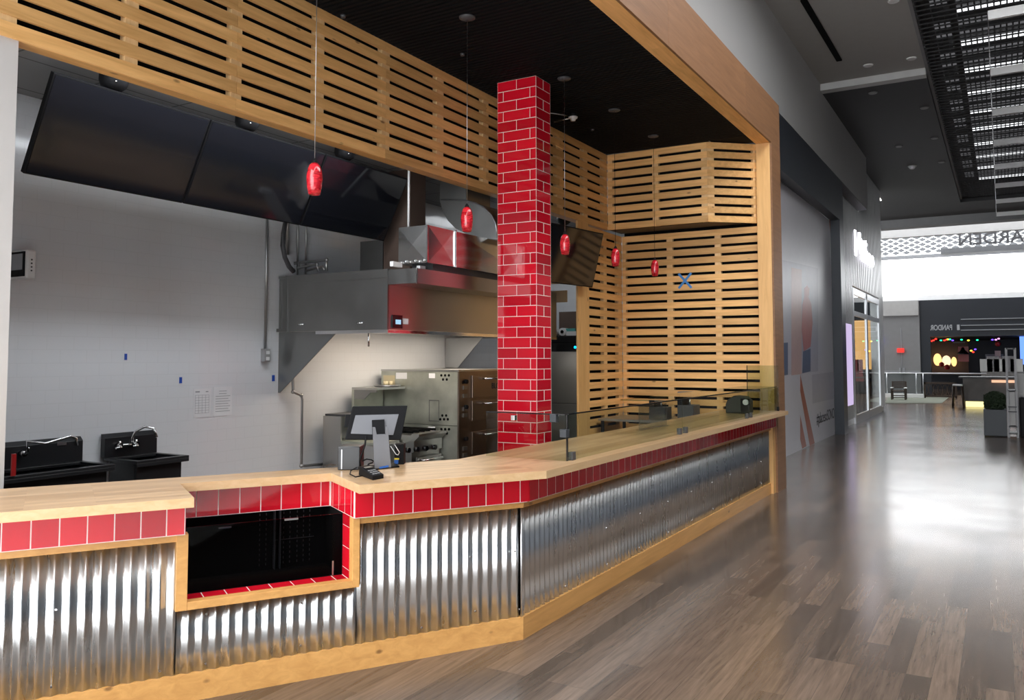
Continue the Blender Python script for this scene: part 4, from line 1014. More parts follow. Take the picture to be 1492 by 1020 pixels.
# screen plate plane through the pixels, facing the kitchen; built at fixed depth
def plate(pix, dep, nrm, th, fwd=0.):
    """plate whose plane is perpendicular to horizontal normal nrm at point dep"""
    n = Vector(nrm).normalized(); P0 = Vector(dep)+n*fwd; out = []
    for a, b2 in pix:
        r = fw*F + rt*(a-CX) - up*(b2-CY); t = (P0-CAM).dot(n)/r.dot(n); out.append(CAM+r*t)
    return out, n
VN = Vector((.72, -.66, .20)).normalized()   # towards the customer side, leaning back
C0 = Vector((-2.99, 3.70, 1.12))
pix, n = plate([(514, 592), (594, 591), (584, 641), (503, 640)], C0, VN, .03); MB().prism(pix, -n*.022).build('display_housing', 'black_plastic', rg_, .003)
pix, n = plate([(504, 604), (511, 604), (508, 622), (502, 622)], C0, VN, .03, -.004); MB().prism(pix, -n*.014).build('card_reader', 'black_plastic', rg_)
pix, n = plate([(518, 605), (581, 603.5), (573, 634), (511, 632)], C0, VN, .03, .004); MB().prism(pix, -n*.003).build('back_plate', 'silver_paint', rg_, .001)
pix, n = plate([(542, 612), (560, 611), (561, 632), (543, 633)], C0, VN, .03, .016); MB().prism(pix, -n*.012).build('hinge_block', 'black_plastic', rg_, .001)
VS = Vector((.72, -.66, -.13)).normalized(); C1 = Vector((-2.93, 3.66, 1.0))
pix, n = plate([(543, 623), (547, 623), (549, 633.5), (562, 633), (562, 622), (565, 622), (570, 681), (546, 683)], C1, VS, .02); MB().prism(pix, -n*.012).build('stand', 'silver_paint', rg_, .001)
b1 = at(543, 685, z=ZW); b2 = at(582, 681, z=ZW); b3 = at(570, 674, z=ZW); 
MB().prism([(b1.x, b1.y, ZW), (b2.x, b2.y, ZW), (b2.x-.12, b2.y+.10, ZW), (b1.x-.12, b1.y+.10, ZW)], (0, 0, .008)).build('base_plate', 'black_plastic', rg_)
pix, n = plate([(553, 680.5), (566, 678), (566.5, 680.5), (553, 683)], C1, VS, .02, .002); MB().prism(pix, -n*.002).build('label_strip', 'blue_label', rg_)
# cable bundle
pts_ = [at(a, b2_, y=3.62) for a, b2_ in ((533, 636), (532, 648), (527, 662), (524, 672), (525, 680))]
MB().tube(pts_, .005, 6).build('cable', 'black_plastic', rg_)
# printer box, left of the screen
p0 = at(492, 685, z=ZW); 
pr_ = thing('receipt_printer', 'dark grey receipt printer box left of the register stand', 'printer', (p0.x, p0.y, ZW))
rtn = Vector((rt.x, rt.y, 0)).normalized(); fwn = Vector((fw.x, fw.y, 0)).normalized()
sc_ = (p0-CAM).dot(fw)/F
MB().obox(p0, rtn*(32*sc_), fwn*.14, (0, 0, 34*sc_)).build('body', 'black_enamel', pr_, .004)
MB().obox(p0+rtn*(5*sc_)-fwn*.004+Vector((0, 0, .006)), rtn*(1.5*sc_), fwn*.003, (0, 0, 28*sc_)).build('silver_strip', 'aluminium', pr_)
# dark box with label and clip behind stand
p0 = at(571, 680, z=ZW); sc_ = (p0-CAM).dot(fw)/F
bx = thing('small_black_box', 'black box with a blue and yellow label right of the register stand', 'box', (p0.x, p0.y, ZW))
MB().obox(p0+fwn*.10, rtn*(14*sc_), fwn*.08, (0, 0, 30*sc_)).build('body', 'black_plastic', bx)
MB().obox(p0+fwn*.097+Vector((0, 0, .004)), rtn*(6*sc_), fwn*.002, (0, 0, 6*sc_)).build('blue_label', 'blue_label', bx)
MB().obox(p0+fwn*.097+Vector((0, 0, .004+6*sc_)), rtn*(7*sc_), fwn*.002, (0, 0, 2.5*sc_)).build('yellow_label', 'yellow_label', bx)
pts_ = [at(a, b2_, y=3.86) for a, b2_ in ((569, 650), (577, 662), (580, 663), (582, 659), (575, 648), (573, 648))]
MB().tube(pts_, .0022, 6).build('wire_clip', 'far_white', bx)
# card terminal
p0 = at(527, 694, z=ZW); p1 = at(543, 700, z=ZW); p2 = at(559, 697, z=ZW)
ctm = thing('card_terminal', 'black card payment terminal lying on the countertop corner', 'card terminal', (p1.x, p1.y, ZW))
u = Vector((p2.x-p1.x, p2.y-p1.y, 0)); v = Vector((p0.x-p1.x, p0.y-p1.y, 0)); o3 = Vector((p1.x, p1.y, ZW))
sc_ = .0028; 
MB().hexa([o3, o3+u, o3+u+v*1.3, o3+v*1.3], [o3+Vector((0, 0, .022)), o3+u+Vector((0, 0, .022)), o3+u*1.0+v*1.25+Vector((0, 0, .048)), o3+v*1.25+Vector((0, 0, .048))]).build('body', 'black_plastic', ctm, .003)
mb = MB()
for i in range(3):
    for j in range(3):
        q = o3+u*(.18+.24*i)+v*(.12+.2*j)+Vector((0, 0, .0236+.0042*(j+.5))); mb.obox(q, u*.16, v*.12, (0, 0, .003))
mb.build('keys', 'mid_grey', ctm)
MB().obox(o3+u*.15+v*.8+Vector((0, 0, .041)), u*.7, v*.35, (0, 0, .004)).build('terminal_screen', 'screen', ctm)
q0 = o3+v*1.15+Vector((0, 0, .02))
pts_ = [at(a, b2_, z=ZW+.012) for a, b2_ in ((528, 693), (518, 695), (510, 691), (511, 686), (518, 682), (524, 681))]
MB().tube(pts_, .0035, 6).build('cable', 'black_plastic', ctm)
mb = MB(); mb.tube([at(a, b2_, z=ZW+.02) for a, b2_ in ((524, 682), (530, 686), (540, 686), (548, 684))], .010, 8); mb.tube([at(a, b2_, z=ZW+.04) for a, b2_ in ((527, 672), (534, 669), (541, 670), (544, 672))], .004, 6)
mb.tube([at(a, b2_, z=ZW+.03) for a, b2_ in ((535, 680), (537, 676), (543, 674))], .004, 6); mb.build('cable_coil', 'black_plastic', ctm)
# crumpled plastic bag
bm_ = MB(); random.seed(3); g = []
p0 = at(464, 683, z=ZW+.004); p1 = at(493, 684, z=ZW+.004); uu_ = Vector((p1.x-p0.x, p1.y-p0.y, 0)); vv_ = fwn*.12
for j in range(7):
    for i in range(9): g.append(p0+uu_*(i/8)+vv_*(j/6)+Vector((0, 0, .002+abs(math.sin(i*1.3+j))*.02*math.sin(PI*i/8)*math.sin(PI*j/6)+.006*random.random())))
bm_.add(g, [(j*9+i, j*9+i+1, (j+1)*9+i+1, (j+1)*9+i) for j in range(6) for i in range(8)], .5)
tag(bm_.build('plastic_bag', 'bag_plastic'), 'crumpled clear plastic bag on the countertop left of the printer', 'plastic bag')
# things behind the guard at the far end of the countertop
def eq_at(px, py): return at(px, py, z=ZW)
e = eq_at(1085, 607)
sl = thing('food_slicer', 'dark rounded machine behind the last glass pane', 'machine', (e.x-.25, 9.1, ZW))
ex, ey = -2.60, 9.55
MB().prism([(ex-.16, ey, ZW), (ex+.10, ey, ZW), (ex+.10, ey, ZW+.14), (ex+.05, ey, ZW+.19), (ex-.06, ey, ZW+.20), (ex-.14, ey, ZW+.15), (ex-.16, ey, ZW+.10)], (0, .22, 0)).build('body', 'dark_grey', sl, .01)
MB().cyl((ex+.08, ey-.02, ZW+.13), (ex+.08, ey-.045, ZW+.13), .032, n=14).build('dial', 'aluminium', sl)
B(ex+.02, ex+.12, ey-.02, ey-.001, ZW+.02, ZW+.17).build('front_plate', 'black_gloss', sl)
# pieces of equipment further back, on the prep table
pt = thing('prep_table', 'steel topped prep table in the corner behind the glass', 'table', (-3.7, 9.8, 0))
B(-4.30, -3.0, 9.42, 10.2, .835, .862).build('table_top', 'aluminium', pt)
B(-4.28, -3.02, 9.46, 10.18, .45, .47).build('undershelf', 'steel_dark', pt)
for xx in (-4.26, -3.06):
    for yy in (9.46, 10.14): MB().cyl((xx, yy, 0), (xx, yy, .835), .022, n=10).build('leg', 'black_plastic', pt)
def small_eq(x, y, w, d, h, label, base=.8625):
    e_ = thing('table_appliance', label, 'appliance', (x, y, base), 'appliances on the prep table')
    B(x-w/2, x+w/2, y-d/2, y+d/2, base, base+h*.55).build('base', 'dark_grey', e_, .006)
    B(x-w/2, x-w/6, y-d/2, y+d/2, base+h*.55, base+h).build('column', 'black_plastic', e_, .006)
    B(x-w/2, x+w*.35, y-d*.45, y+d*.45, base+h*.82, base+h*1.05).build('head', 'steel_dark', e_, .006)
    MB().cyl((x+w*.2, y-d*.3, base+h*.55), (x+w*.2, y-d*.3, base+h*.8), .012, n=8).build('spindle', 'chrome', e_)
    return e_
small_eq(-3.62, 9.75, .20, .25, .26, 'dark countertop appliance on the prep table, farther from the post')
small_eq(-3.28, 9.8, .20, .25, .32, 'taller dark appliance with a chrome spindle at the right end of the prep table')
# clear acrylic sheet behind the pane
a = at(931, 632, x=-2.75); b2 = at(971, 587, x=-2.75)
ac = thing('sign_holder', 'pale translucent sheet standing behind the glass guard', 'sign holder', (-2.75, (a.y+b2.y)/2, ZW))
B(-2.752, -2.748, a.y, b2.y, ZW, b2.z).build('sheet', 'bag_plastic', ac)
B(-2.78, -2.72, a.y, b2.y, ZW, ZW+.004).build('foot', 'bag_plastic', ac)

# ------------------------------------------------------------------ mall storefronts on the left side
# closed shop: slate frame with recessed mural
sf = thing('shopfront_frame', 'dark slate surround of the closed shop beyond the booth', 'shopfront frame', (XS, 15, 0))
MUX = -3.075
B(XS-.19, XS, 10.76, 19.1, 4.52, 5.409).build('header', 'slate_frame', sf)
B(XS-.19, XS, 18.62, 19.1, 0, 4.52).build('side_pier', 'slate_frame', sf)
B(XS-.29, XS-.241, 10.76, 19.1, 4.80, 5.4).build('header_backing', 'slate_frame', sf)

mu = thing('mural_barricade', 'grey printed barricade mural with a figure and rust stripes', 'mural', (MUX, 14.7, 0))
B(MUX-.06, MUX, 10.76, 18.6, 0, 4.515).build('panel', 'vinyl', mu)
def mrect(x0, y0, x1, y1, mat, nm, k=1, xx=MUX):
    a = at(x0, y1, x=xx); b2 = at(x1, y0, x=xx); B(xx+.0005*k, xx+.0005*k+.0006, a.y, b2.y, a.z, b2.z).build(nm, mat, mu)
def mpoly(pix, mat, nm, k=2, xx=MUX):
    MB().prism([at(a, b2, x=xx+.0005*k) for a, b2 in pix], (.0006, 0, 0)).build(nm, mat, mu)
mpoly([(1137, 378), (1168, 385), (1192, 391), (1192, 541), (1137, 548)], 'vinyl_dark', 'photo_print', 1)
mpoly([(1137, 500), (1148, 499), (1148, 546), (1137, 548)], 'vinyl_blue', 'photo_band', 2)
mpoly([(1153, 390), (1168, 393), (1168, 545), (1153, 547)], 'vinyl_skin', 'photo_band', 2)
mpoly([(1169, 445), (1172, 432), (1172, 420), (1176, 416), (1179, 421), (1178, 433), (1182, 444), (1184, 470), (1181, 505), (1171, 512), (1168, 480)], 'vinyl_coral', 'figure_top', 4)
mpoly([(1170, 512), (1181, 508), (1181, 541), (1169, 544)], 'vinyl_blue', 'figure_legs', 4)
mpoly([(1166, 545), (1171, 570), (1187, 646), (1180, 650), (1166, 570)], 'vinyl_rust', 'rust_stripe', 3)
mpoly([(1166, 605), (1175, 650), (1169, 654), (1166, 640)], 'vinyl_rust', 'rust_stripe', 3)
mpoly([(1206, 302), (1213, 306), (1216, 380), (1214, 400), (1211, 350)], 'vinyl_rust', 'rust_stripe', 3)
mpoly([(1183, 546), (1219, 541), (1219, 580), (1184, 588)], 'vinyl_dark', 'pale_patch', 1)
# slogan
a = at(1190, 618, x=MUX+.004); b2 = at(1215.5, 611, x=MUX+.004); a2 = at(1190, 606, x=MUX+.004)
text_mesh('#placesxSONO', .42, .001, basis((MUX+.003, a.y, a.z), Vector((0, b2.y-a.y, 0))/2.66, (0, 0, .72), (1, 0, 0)), 'slogan_lettering', 'ink', mu, False, .15)
mb = MB()
for k in range(11):
    a = at(1137+2.2*k, 262+1.55*k, x=MUX+.002); mb.box(MUX+.001, MUX+.0018, a.y, a.y+.065, a.z-.05, a.z+.02+.03*(k % 2))
mb.build('notice_lettering', 'print_grey', mu)
# gap closures behind the mural and the finned store
B(-3.40, -3.33, 19.1, 23.4, 0, 6.0).build('wall_store_back', 'far_grey', kind='structure') if False else None
B(XS-.8, XS-.7, 10.76, 19.1, 0, 7).build('wall_gap_cover', 'far_dark', kind='structure')  # added closure covering the gap between header and mural where sky showed
B(-3.5, XS, 19.1, 23.02, 5.401, 5.409).build('trim_gap_cover', 'far_grey', kind='structure')  # strip added to cover the gap between upper wall and fin panels
fn = thing('finned_shop_wall', 'grey metal fin cladding around the glazed shop entrance', 'shop facade', (-3.2, 23, 0))
FX = -3.17; FE = at(1287, 440, x=-3.10).y
gy0 = at(1243, 500, x=-3.14).y; gy1 = at(1281, 500, x=-3.14).y
gz = at(1243, 420, x=-3.14).z
B(FX-.2, FX, 19.12, gy0-.02, 0, 5.40).build('wall_panel', 'fin_metal', fn)
B(FX-.2, FX, gy0-.02, 23.01, gz+.02, 5.40).build('wall_panel', 'fin_metal', fn)
B(FX-.2, FX, 23.02, FE, gz+.02, 6.75).build('wall_panel', 'fin_metal', fn)
B(FX-.2, FX, gy1+.02, FE, 0, gz+.02).build('wall_panel', 'fin_metal', fn)
mb = MB(); y = 19.14
while y < FE-.05:
    zb = 0.15 if (y < gy0-.07 or y > gy1+.05) else gz+.05
    mb.box(FX, FX+.06, y, y+.05, zb, 5.39 if y < 22.97 else 6.74, .5); y += .19
mb.build('fins', 'fin_metal', fn)
# glazed shopfront
gl = thing('glass_shopfront', 'aluminium framed glass doors of the lit shop', 'glass doors', (-3.14, (gy0+gy1)/2, 0))
ym = at(1263.5, 520, x=-3.14).y; zt_ = at(1262, 475, x=-3.14).z; zm = zt_
def bar(y0, y1, z0, z1, d=.05): B(-3.165, -3.165+d, y0, y1, z0, z1).build('frame_bar', 'aluminium', gl)
bar(gy0-.01, gy0+.12, 0, gz); bar(gy1-.14, gy1+.01, 0, gz); bar(ym-.14, ym-.02, 0, gz); bar(ym+.0, ym+.10, 0, gz)
z3 = at(1250, 445, x=-3.14); bar(gy0+.12, gy1-.14, gz-.16, gz); zmid = at(1262, 461, x=-3.14).z; bar(gy0+.12, ym-.14, zmid-.08, zmid+.04); bar(ym+.1, gy1-.14, zmid-.08, zmid+.04)
bar(gy0+.12, ym-.14, 0, .2); bar(ym+.1, gy1-.14, 0, .2)
B(-3.145, -3.139, gy0+.12, ym-.14, .2, zmid-.08).build('glass_pane', 'store_glass', gl); B(-3.145, -3.139, ym+.1, gy1-.14, .2, zmid-.08).build('glass_pane', 'store_glass', gl)
B(-3.145, -3.139, gy0+.12, ym-.14, zmid+.04, gz-.16).build('glass_pane', 'store_glass', gl); B(-3.145, -3.139, ym+.1, gy1-.14, zmid+.04, gz-.16).build('glass_pane', 'store_glass', gl)
# shop interior
B(-9, FX-.21, FE-.15, FE, 0, 4.3).build('wall_shop_end', 'far_dark', kind='structure')
B(-9, -8.9, gy0-3, FE, 0, 4.3).build('wall_shop_back', 'far_grey', kind='structure')
B(-9, FX-.21, gy0-3, FE, 4.2, 4.3).build('ceiling_shop', 'soffit_dark', kind='structure')
c = at(1252, 510, y=FE-.2)
tag(B(c.x-1.2, c.x+.45, FE-.22, FE-.151, 1.25, 2.75).build('backlit_wall_panel', 'warm_light'), 'warm yellow backlit panel inside the glazed shop', 'light panel')
YQ = gy1-.3
c = at(1254, 560, y=YQ)
cb = thing('shop_counter', 'dark shop counter seen through the glass doors', 'counter', (c.x-.2, YQ, 0))
B(c.x-1.2, min(c.x+.2, -3.45), YQ, YQ+.5, 0, 1.0).build('cabinet', 'dark_wood', cb); B(c.x-1.25, min(c.x+.22, -3.42), YQ-.05, YQ+.55, 1.0, 1.05).build('top', 'mid_grey', cb)
for k, px in enumerate((1247.5, 1253.5)):
    c = at(px, 540, y=YQ-.6); s_ = thing('bar_stool', ('left' if k == 0 else 'right')+' red backed stool inside the glazed shop', 'stool', (c.x, YQ-.5, 0), 'red stools in the shop')
    hw = .07
    B(c.x-hw, c.x+hw, YQ-.62, YQ-.58, 1.05, 1.55).build('backrest', 'red_paint', s_); B(c.x-hw, c.x+hw, YQ-.57, YQ-.3, .92, 1.0).build('seat', 'red_paint', s_)
    for dx in (-.055, .055):
        for dy in (-.55, -.32): MB().cyl((c.x+dx, YQ+dy, 0), (c.x+dx, YQ+dy, .92), .02, n=8).build('leg', 'black_plastic', s_)
# lilac lightbox in the fin wall
a = at(1236, 600, x=FX+.1); b2 = at(1241, 472, x=FX+.1)
tag(B(FX+.062, FX+.1, 19.3, b2.y, .5, at(1237, 472, x=FX+.1).z).build('poster_lightbox', 'lightbox_lilac'), 'tall narrow lilac lit poster box beside the slate pier', 'lightbox')
# lit sign letters projecting from the fins
sg = thing('shop_sign', 'glowing white sign letters on the finned shop wall', 'sign', (XS, 23, 4.8))
SX = FX+.12
ya, yb2 = at(1252, 370, x=SX).y, at(1272, 370, x=SX).y
def side_text(txt, y0, y1, z0, z1, nm):
    o = text_mesh(txt, 1., .03, basis((0, 0, 0), (0, 1, 0), (0, 0, 1), (1, 0, 0)), nm, 'sign_white', sg, True); vs = o.data.vertices; q = sg.location
    ay, by = min(v.co.y for v in vs), max(v.co.y for v in vs); az, bz = min(v.co.z for v in vs), max(v.co.z for v in vs); mx_ = sum(v.co.x for v in vs)/len(vs)
    for v in vs: v.co.y = y0+(v.co.y-ay)/(by-ay)*(y1-y0)-q.y; v.co.z = z0+(v.co.z-az)/(bz-az)*(z1-z0)-q.z; v.co.x = SX+(v.co.x-mx_)-q.x
zu = at(1258, 362, x=SX).z; zl_ = at(1262, 378, x=SX).z
side_text('hot', ya, (ya+yb2)/2, zu-.1, zu+.32, 'upper_letters'); side_text('taco', ya+.3, yb2, zl_-.1, zl_+.28, 'lower_letters')
B(FX+.062, FX+.08, ya-.35, ya-.12, zl_-.05, zu+.35).build('backing_plate', 'sign_white', sg)

# ------------------------------------------------------------------ far end of the mall
YB = 34.0
def frect(x0, y0, x1, y1, y, d, mat, name, parent=None, kind=None, label=None, cat=None, group=None):
    a = at(x0, y1, y=y); b2 = at(x1, y0, y=y)
    o = B(a.x, b2.x, y, y+d, a.z, b2.z).build(name, mat, parent, kind=kind)
    if label: tag(o, label, cat, group)
    return o
B(-18, 14, 34.0, 34.6, at(1400, 325, y=34).z, 7.4).build('wall_bulkhead', 'far_grey', kind='structure')
B(-18, 14, 36.0, 36.3, at(1400, 340, y=36).z, 7.6).build('wall_bulkhead_rear', 'far_grey_light', kind='structure')
# diamond glass band with the letters seen from behind
YD = 38.0
zD0 = at(1380, 369, y=YD).z; zD1 = at(1380, 330, y=YD).z+.6
dg_ = thing('diamond_glass_screen', 'band of diamond patterned glass above the far window', 'glass screen', (-2, YD, zD0))
mb = MB(); w_, h_ = .40, .20; x = -10.
import itertools
rows = int((zD1-zD0)/(h_/2))+1
for j in range(rows):
    xo = -9.5+(w_/2 if j % 2 else 0)
    while xo < 8:
        zc_ = zD0+.02+j*h_/2; k = .86
        if zc_ > zD0+h_*.4:
            mb.add([(xo-w_/2*k, YD, zc_), (xo, YD, zc_-h_/2*k), (xo+w_/2*k, YD, zc_), (xo, YD, zc_+h_/2*k)], [(0, 1, 2, 3)], .5)
        xo += w_
mb.build('diamond_panes', 'diamond_glass', dg_)
B(-10, 9, YD-.1, YD+.1, zD0-.14, zD0).build('bottom_rail', 'sign_grey', dg_)
ls = thing('garden_sign', 'large grey mirrored sign letters in front of the diamond glass', 'sign', (1, YD-1, zD0))
yl = YD-1.; a = at(1397, 359, y=yl); b2 = at(1492, 353, y=yl); hgt = at(1400, 341, y=yl).z-a.z
px1 = at(1514, 350, y=yl).x; text_fit('GARDEN', a.x, px1, a.z+.02, a.z+hgt, yl, .06, 'letters', 'letter_grey', ls, True)
a = at(1371, 372, y=yl); b2 = at(1492, 360, y=yl)
B(a.x, 9, yl-.1, yl+.5, at(1440, 366.5, y=yl).z, at(1440, 358, y=yl).z-.02).build('support_beam', 'sign_grey', ls)
# sill below the bright window and the far shop walls
YE = 40.
zs0 = at(1400, 436, y=YE).z; zs1 = at(1400, 428, y=YE).z
B(-18, 12, YE, YE+.4, zs0, zs1).build('trim_3', 'far_white', kind='structure')
B(-18, at(1341, 500, y=YE).x, YE-.2, YE+.3, 0, zs0-.0).build('wall_far_left', 'far_grey', kind='structure')
B(-18, at(1340, 500, y=YE).x, YE-.26, YE-.2, at(1310, 460, y=YE-.2).z, zs0).build('wall_far_left_upper', 'far_grey_light', kind='structure')
zl = at(1400, 490, y=YE).z
B(at(1341, 500, y=YE).x+.01, 12, YE-.1, YE+.3, zl, zs0).build('wall_far_right_header', 'far_dark', kind='structure')
B(at(1341, 500, y=YE).x+.01, at(1356, 500, y=YE).x, YE-.1, YE+.3, 0, zl).build('wall_far_right_pier', 'far_dark', kind='structure')
mb = MB()
for py in (465, 474, 481):
    zz = at(1440, py, y=YE-.1).z; mb.box(at(1400, py, y=YE).x, 6, YE-.14, YE-.1, zz, zz+.03)
mb.build('trim_4', 'sign_grey', kind='structure')
B(-16, 14, 48, 48.3, 0, zs0).build('wall_far_shop', 'far_dark', kind='structure')
B(-5, 12, YE+.3, 48, zl+.0, zl+.2).build('ceiling_far_shop', 'far_dark', kind='structure')
# double doors in the far grey wall
dd = MB(); 
for px in (1311.5, 1317):
    a = at(px, 541, y=YE-.25); dd.box(a.x-.03, a.x+.03, YE-.28, YE-.2, a.z-.12, a.z+.15)
a = at(1289, 541, y=YE-.25); b2 = at(1341, 541, y=YE-.25); dd.box(a.x, b2.x, YE-.23, YE-.2, a.z-.02, a.z+.02); 
a = at(1314.2, 541, y=YE-.25); dd.box(a.x-.01, a.x+.01, YE-.22, YE-.2, 0, 2.9)
dd.build('door_1', 'sign_grey', kind='structure')
# red exit lamp
tag(frect(1307, 507.5, 1317, 513.5, YE-.3, .08, 'lamp_red', 'exit_sign'), 'small glowing red sign on the far grey wall', 'sign')
tag(frect(1284, 495, 1286.5, 498, YE-.3, .05, 'bulb_blue', 'indicator_lamp'), 'tiny violet light at the left of the far grey wall', 'lamp')
# far shop: lit display, mirrored sign, string lights, banner
tag(frect(1358, 497, 1410, 545, 44, .1, 'shelf_brown', 'display_backdrop'), 'brown lit backdrop inside the far shop', 'backdrop')
for (cx_, cy_, rx, ry, mt_, lb) in ((1366, 524, 5.5, 9, 'warm_light', 'left orange glow in the far shop display'), (1379, 526, 6, 8, 'warm_bright', 'middle bright glow in the far shop display'), (1390, 527, 3.6, 7, 'warm_light', 'right orange glow in the far shop display')):
    c = at(cx_, cy_, y=43.5); k = (c-CAM).dot(fw)/F
    tag(MB().ball(c, 1, 14, (rx*k, .12, ry*k)).build('display_lamp', mt_), lb, 'lamp')
for (cx_, cy_, r_, lb) in ((1372, 531, 3.6, 'left red cushion in the far shop display'), (1380, 535, 4, 'right red cushion in the far shop display'), (1454, 501, 4, 'red balloon shape hanging in the far shop')):
    c = at(cx_, cy_, y=43.2); k = (c-CAM).dot(fw)/F; tag(MB().ball(c, r_*k, 12).build('red_ball', 'red_paint'), lb, 'ball')
tag(frect(1396, 505, 1411, 527, 43, .05, 'red_paint', 'hanging_banner'), 'red banner hanging in the far shop', 'banner')
frect(1388, 498, 1406, 500, 42.9, .05, 'mid_grey', 'banner_rail', label='pale rail above the red banner', cat='rail')
c = at(1403, 513, y=42.5); k = (c-CAM).dot(fw)/F; tag(MB().lathe(c, [(0, .22), (.05, .2), (.08, .1), (.22, -.05), (.24, -.1), (0, -.1)], 14).build('bell_lamp', 'black_gloss'), 'black bell shaped lamp in front of the red banner', 'lamp')
mats_ = ['bulb_red', 'bulb_red', 'bulb_red', 'bulb_green', 'bulb_red', 'bulb_red', 'bulb_yellow', 'bulb_green', 'bulb_blue', 'bulb_green', 'bulb_yellow', 'bulb_green', 'bulb_blue', 'bulb_pink', 'bulb_pink', 'bulb_blue', 'bulb_red', 'bulb_yellow']
px_ = [(1357, 497), (1360, 496), (1363.5, 494), (1371, 496), (1376, 496), (1379, 495), (1381, 494.5), (1384, 494.5), (1388, 496), (1401, 495), (1411, 496), (1424, 495.5), (1446, 495), (1451, 495), (1455, 493.5), (1421, 509), (1418, 513), (1415, 511)]
st = thing('string_lights', 'string of coloured bulbs across the far shop opening', 'string lights', (1, 40.5, 3))
MB().tube([at(a, b2, y=40.5) for a, b2 in [(1355, 494)]+px_[:15]+[(1462, 494)]], .02, 5).build('wire', 'backing_black', st)
for m_, (a, b2) in zip(mats_, px_):
    c = at(a, b2, y=40.45); k = (c-CAM).dot(fw)/F; MB().ball(c, 1, 8, (1.7*k, .04, 1.1*k)).build('bulb', m_, st)
ms = thing('mirrored_shop_sign', 'small pale mirrored sign above the far shop window', 'sign', (0, 39.7, 4))
a = at(1387, 481, y=39.7); hgt = at(1387, 474, y=39.7).z-a.z
a = at(1355.5, 481.5, y=39.7); b2 = at(1387, 473, y=39.7); text_fit('PANDOR', a.x, b2.x, a.z, b2.z, 39.7, .03, 'letters', 'sign_dim', ms, True)
frect(1394.5, 473, 1398, 481, 39.7, .05, 'sign_dim', 'end_mark', ms)
# screen of the right shop
tag(frect(1487, 487, 1500, 531, 42, .1, 'screen_blue', 'video_wall'), 'bright blue screen at the right edge of the picture', 'screen')
frect(1436, 516, 1462, 530, 44, .1, 'concrete', 'wall_menu', label='grey green board inside the far food shop', cat='board')
tag(frect(1450, 511, 1458, 530, 43.9, .05, 'vinyl_skin', 'poster'), 'tan poster in front of the grey board', 'poster')
# white food counter line / machines
fc2 = thing('food_counter', 'pale food counter with machines in the far shop', 'counter', (3, 41, 0))
a = at(1430, 560, y=41); b2 = at(1500, 560, y=41)
B(a.x, b2.x, 41, 42, 0, 1.0).build('cabinet', 'mid_grey', fc2)
for k, px in enumerate((1438, 1448, 1458, 1470, 1482)):
    c = at(px, 540, y=41.3); B(c.x-.25, c.x+.22, 41.1, 41.5, 1.0, 1.55+.12*(k % 2)).build('machine', 'sign_grey' if k % 2 else 'steel_dark', fc2, .01)
# bar island with glowing plinth
ib = thing('bar_island', 'dark stone bar island with a glowing yellow plinth', 'bar', (0, 30, 0))
YI = 25.5
a = at(1406, 590, y=YI); b2 = at(1446, 590, y=YI); z0_ = 0.0
YI = at(1425, 593, z=0).y; a = at(1404, 590, y=YI); b2 = at(1446, 590, y=YI); zt2 = at(1425, 549, y=YI).z; zg = at(1425, 585, y=YI).z
B(a.x, b2.x+1.6, YI, YI+.8, zg, zt2-.06).build('stone_front', 'bar_stone', ib)
B(a.x-.12, b2.x+1.7, YI-.12, YI+.9, zt2-.05, zt2).build('bar_top', 'dark_grey', ib)
B(a.x+.06, b2.x-.05, YI+.05, YI+.7, 0, zg-.005).build('glowing_plinth', 'bar_glow', ib)
B(b2.x+.0, b2.x+1.6, YI-.06, YI-.001, zt2-.18, zt2-.10).build('lit_rail', 'counter_glow', ib)
# stool by the island
c = at(1397, 590, y=YI-.2)
st2 = thing('bar_stool', 'dark stool with a pale seat at the left end of the bar island', 'stool', (c.x, YI-.2, 0))
zs = at(1396, 560, y=YI-.2).z; a = at(1388, 560, y=YI-.2).x; b3 = at(1403, 560, y=YI-.2).x
B(a, b3, YI-.4, YI, zs-.05, zs).build('seat', 'far_white', st2, .01)
for x_ in (a+.03, b3-.03):
    for y_ in (YI-.37, YI-.03): MB().cyl((x_+(.05 if x_ < c.x else -.05)*0-.04*(1 if x_ < c.x else -1), y_, 0), (x_, y_, zs-.05), .03, n=8).build('leg', 'dark_wood', st2)
# rug
a = at(1288, 588, z=0); b2 = at(1372, 588, z=0); c = at(1384, 578, z=0)
tag(MB().prism([(a.x, a.y, .0), (b2.x, b2.y-.0, .0), (c.x, c.y, .0), (at(1288, 579, z=0).x, c.y, .0)], (0, 0, .012)).build('rug', 'rug'), 'flat green grey mat below the folding chair', 'rug')
# folding chair
c = at(1309, 583, z=0); YCh = c.y
fc3 = thing('folding_chair', 'dark slatted patio chair on the mat by the railing', 'chair', (c.x, YCh, 0))
k = (c-CAM).dot(fw)/F; W2 = 9*k; H2 = 26*k
B(c.x-W2, c.x+W2, YCh, YCh+.45, 13*k*.95, 13*k*.95+.04).build('seat', 'dark_wood', fc3)
mb = MB()
for j in range(5): mb.box(c.x-W2*.95, c.x+W2*.95, YCh+.44, YCh+.47, 17*k+j*2.1*k, 18.5*k+j*2.1*k)
mb.build('backrest', 'dark_wood', fc3)
for x_ in (c.x-W2, c.x+W2):
    B(x_-.025, x_+.025, YCh, YCh+.04, .0125, 16*k).build('leg', 'dark_wood', fc3); B(x_-.025, x_+.025, YCh+.41, YCh+.46, .0125, 27*k).build('leg', 'dark_wood', fc3)
    B(x_-.04, x_+.04, YCh-.03, YCh+.44, 17*k, 17*k+.03).build('armrest', 'far_white', fc3)
mb = MB()
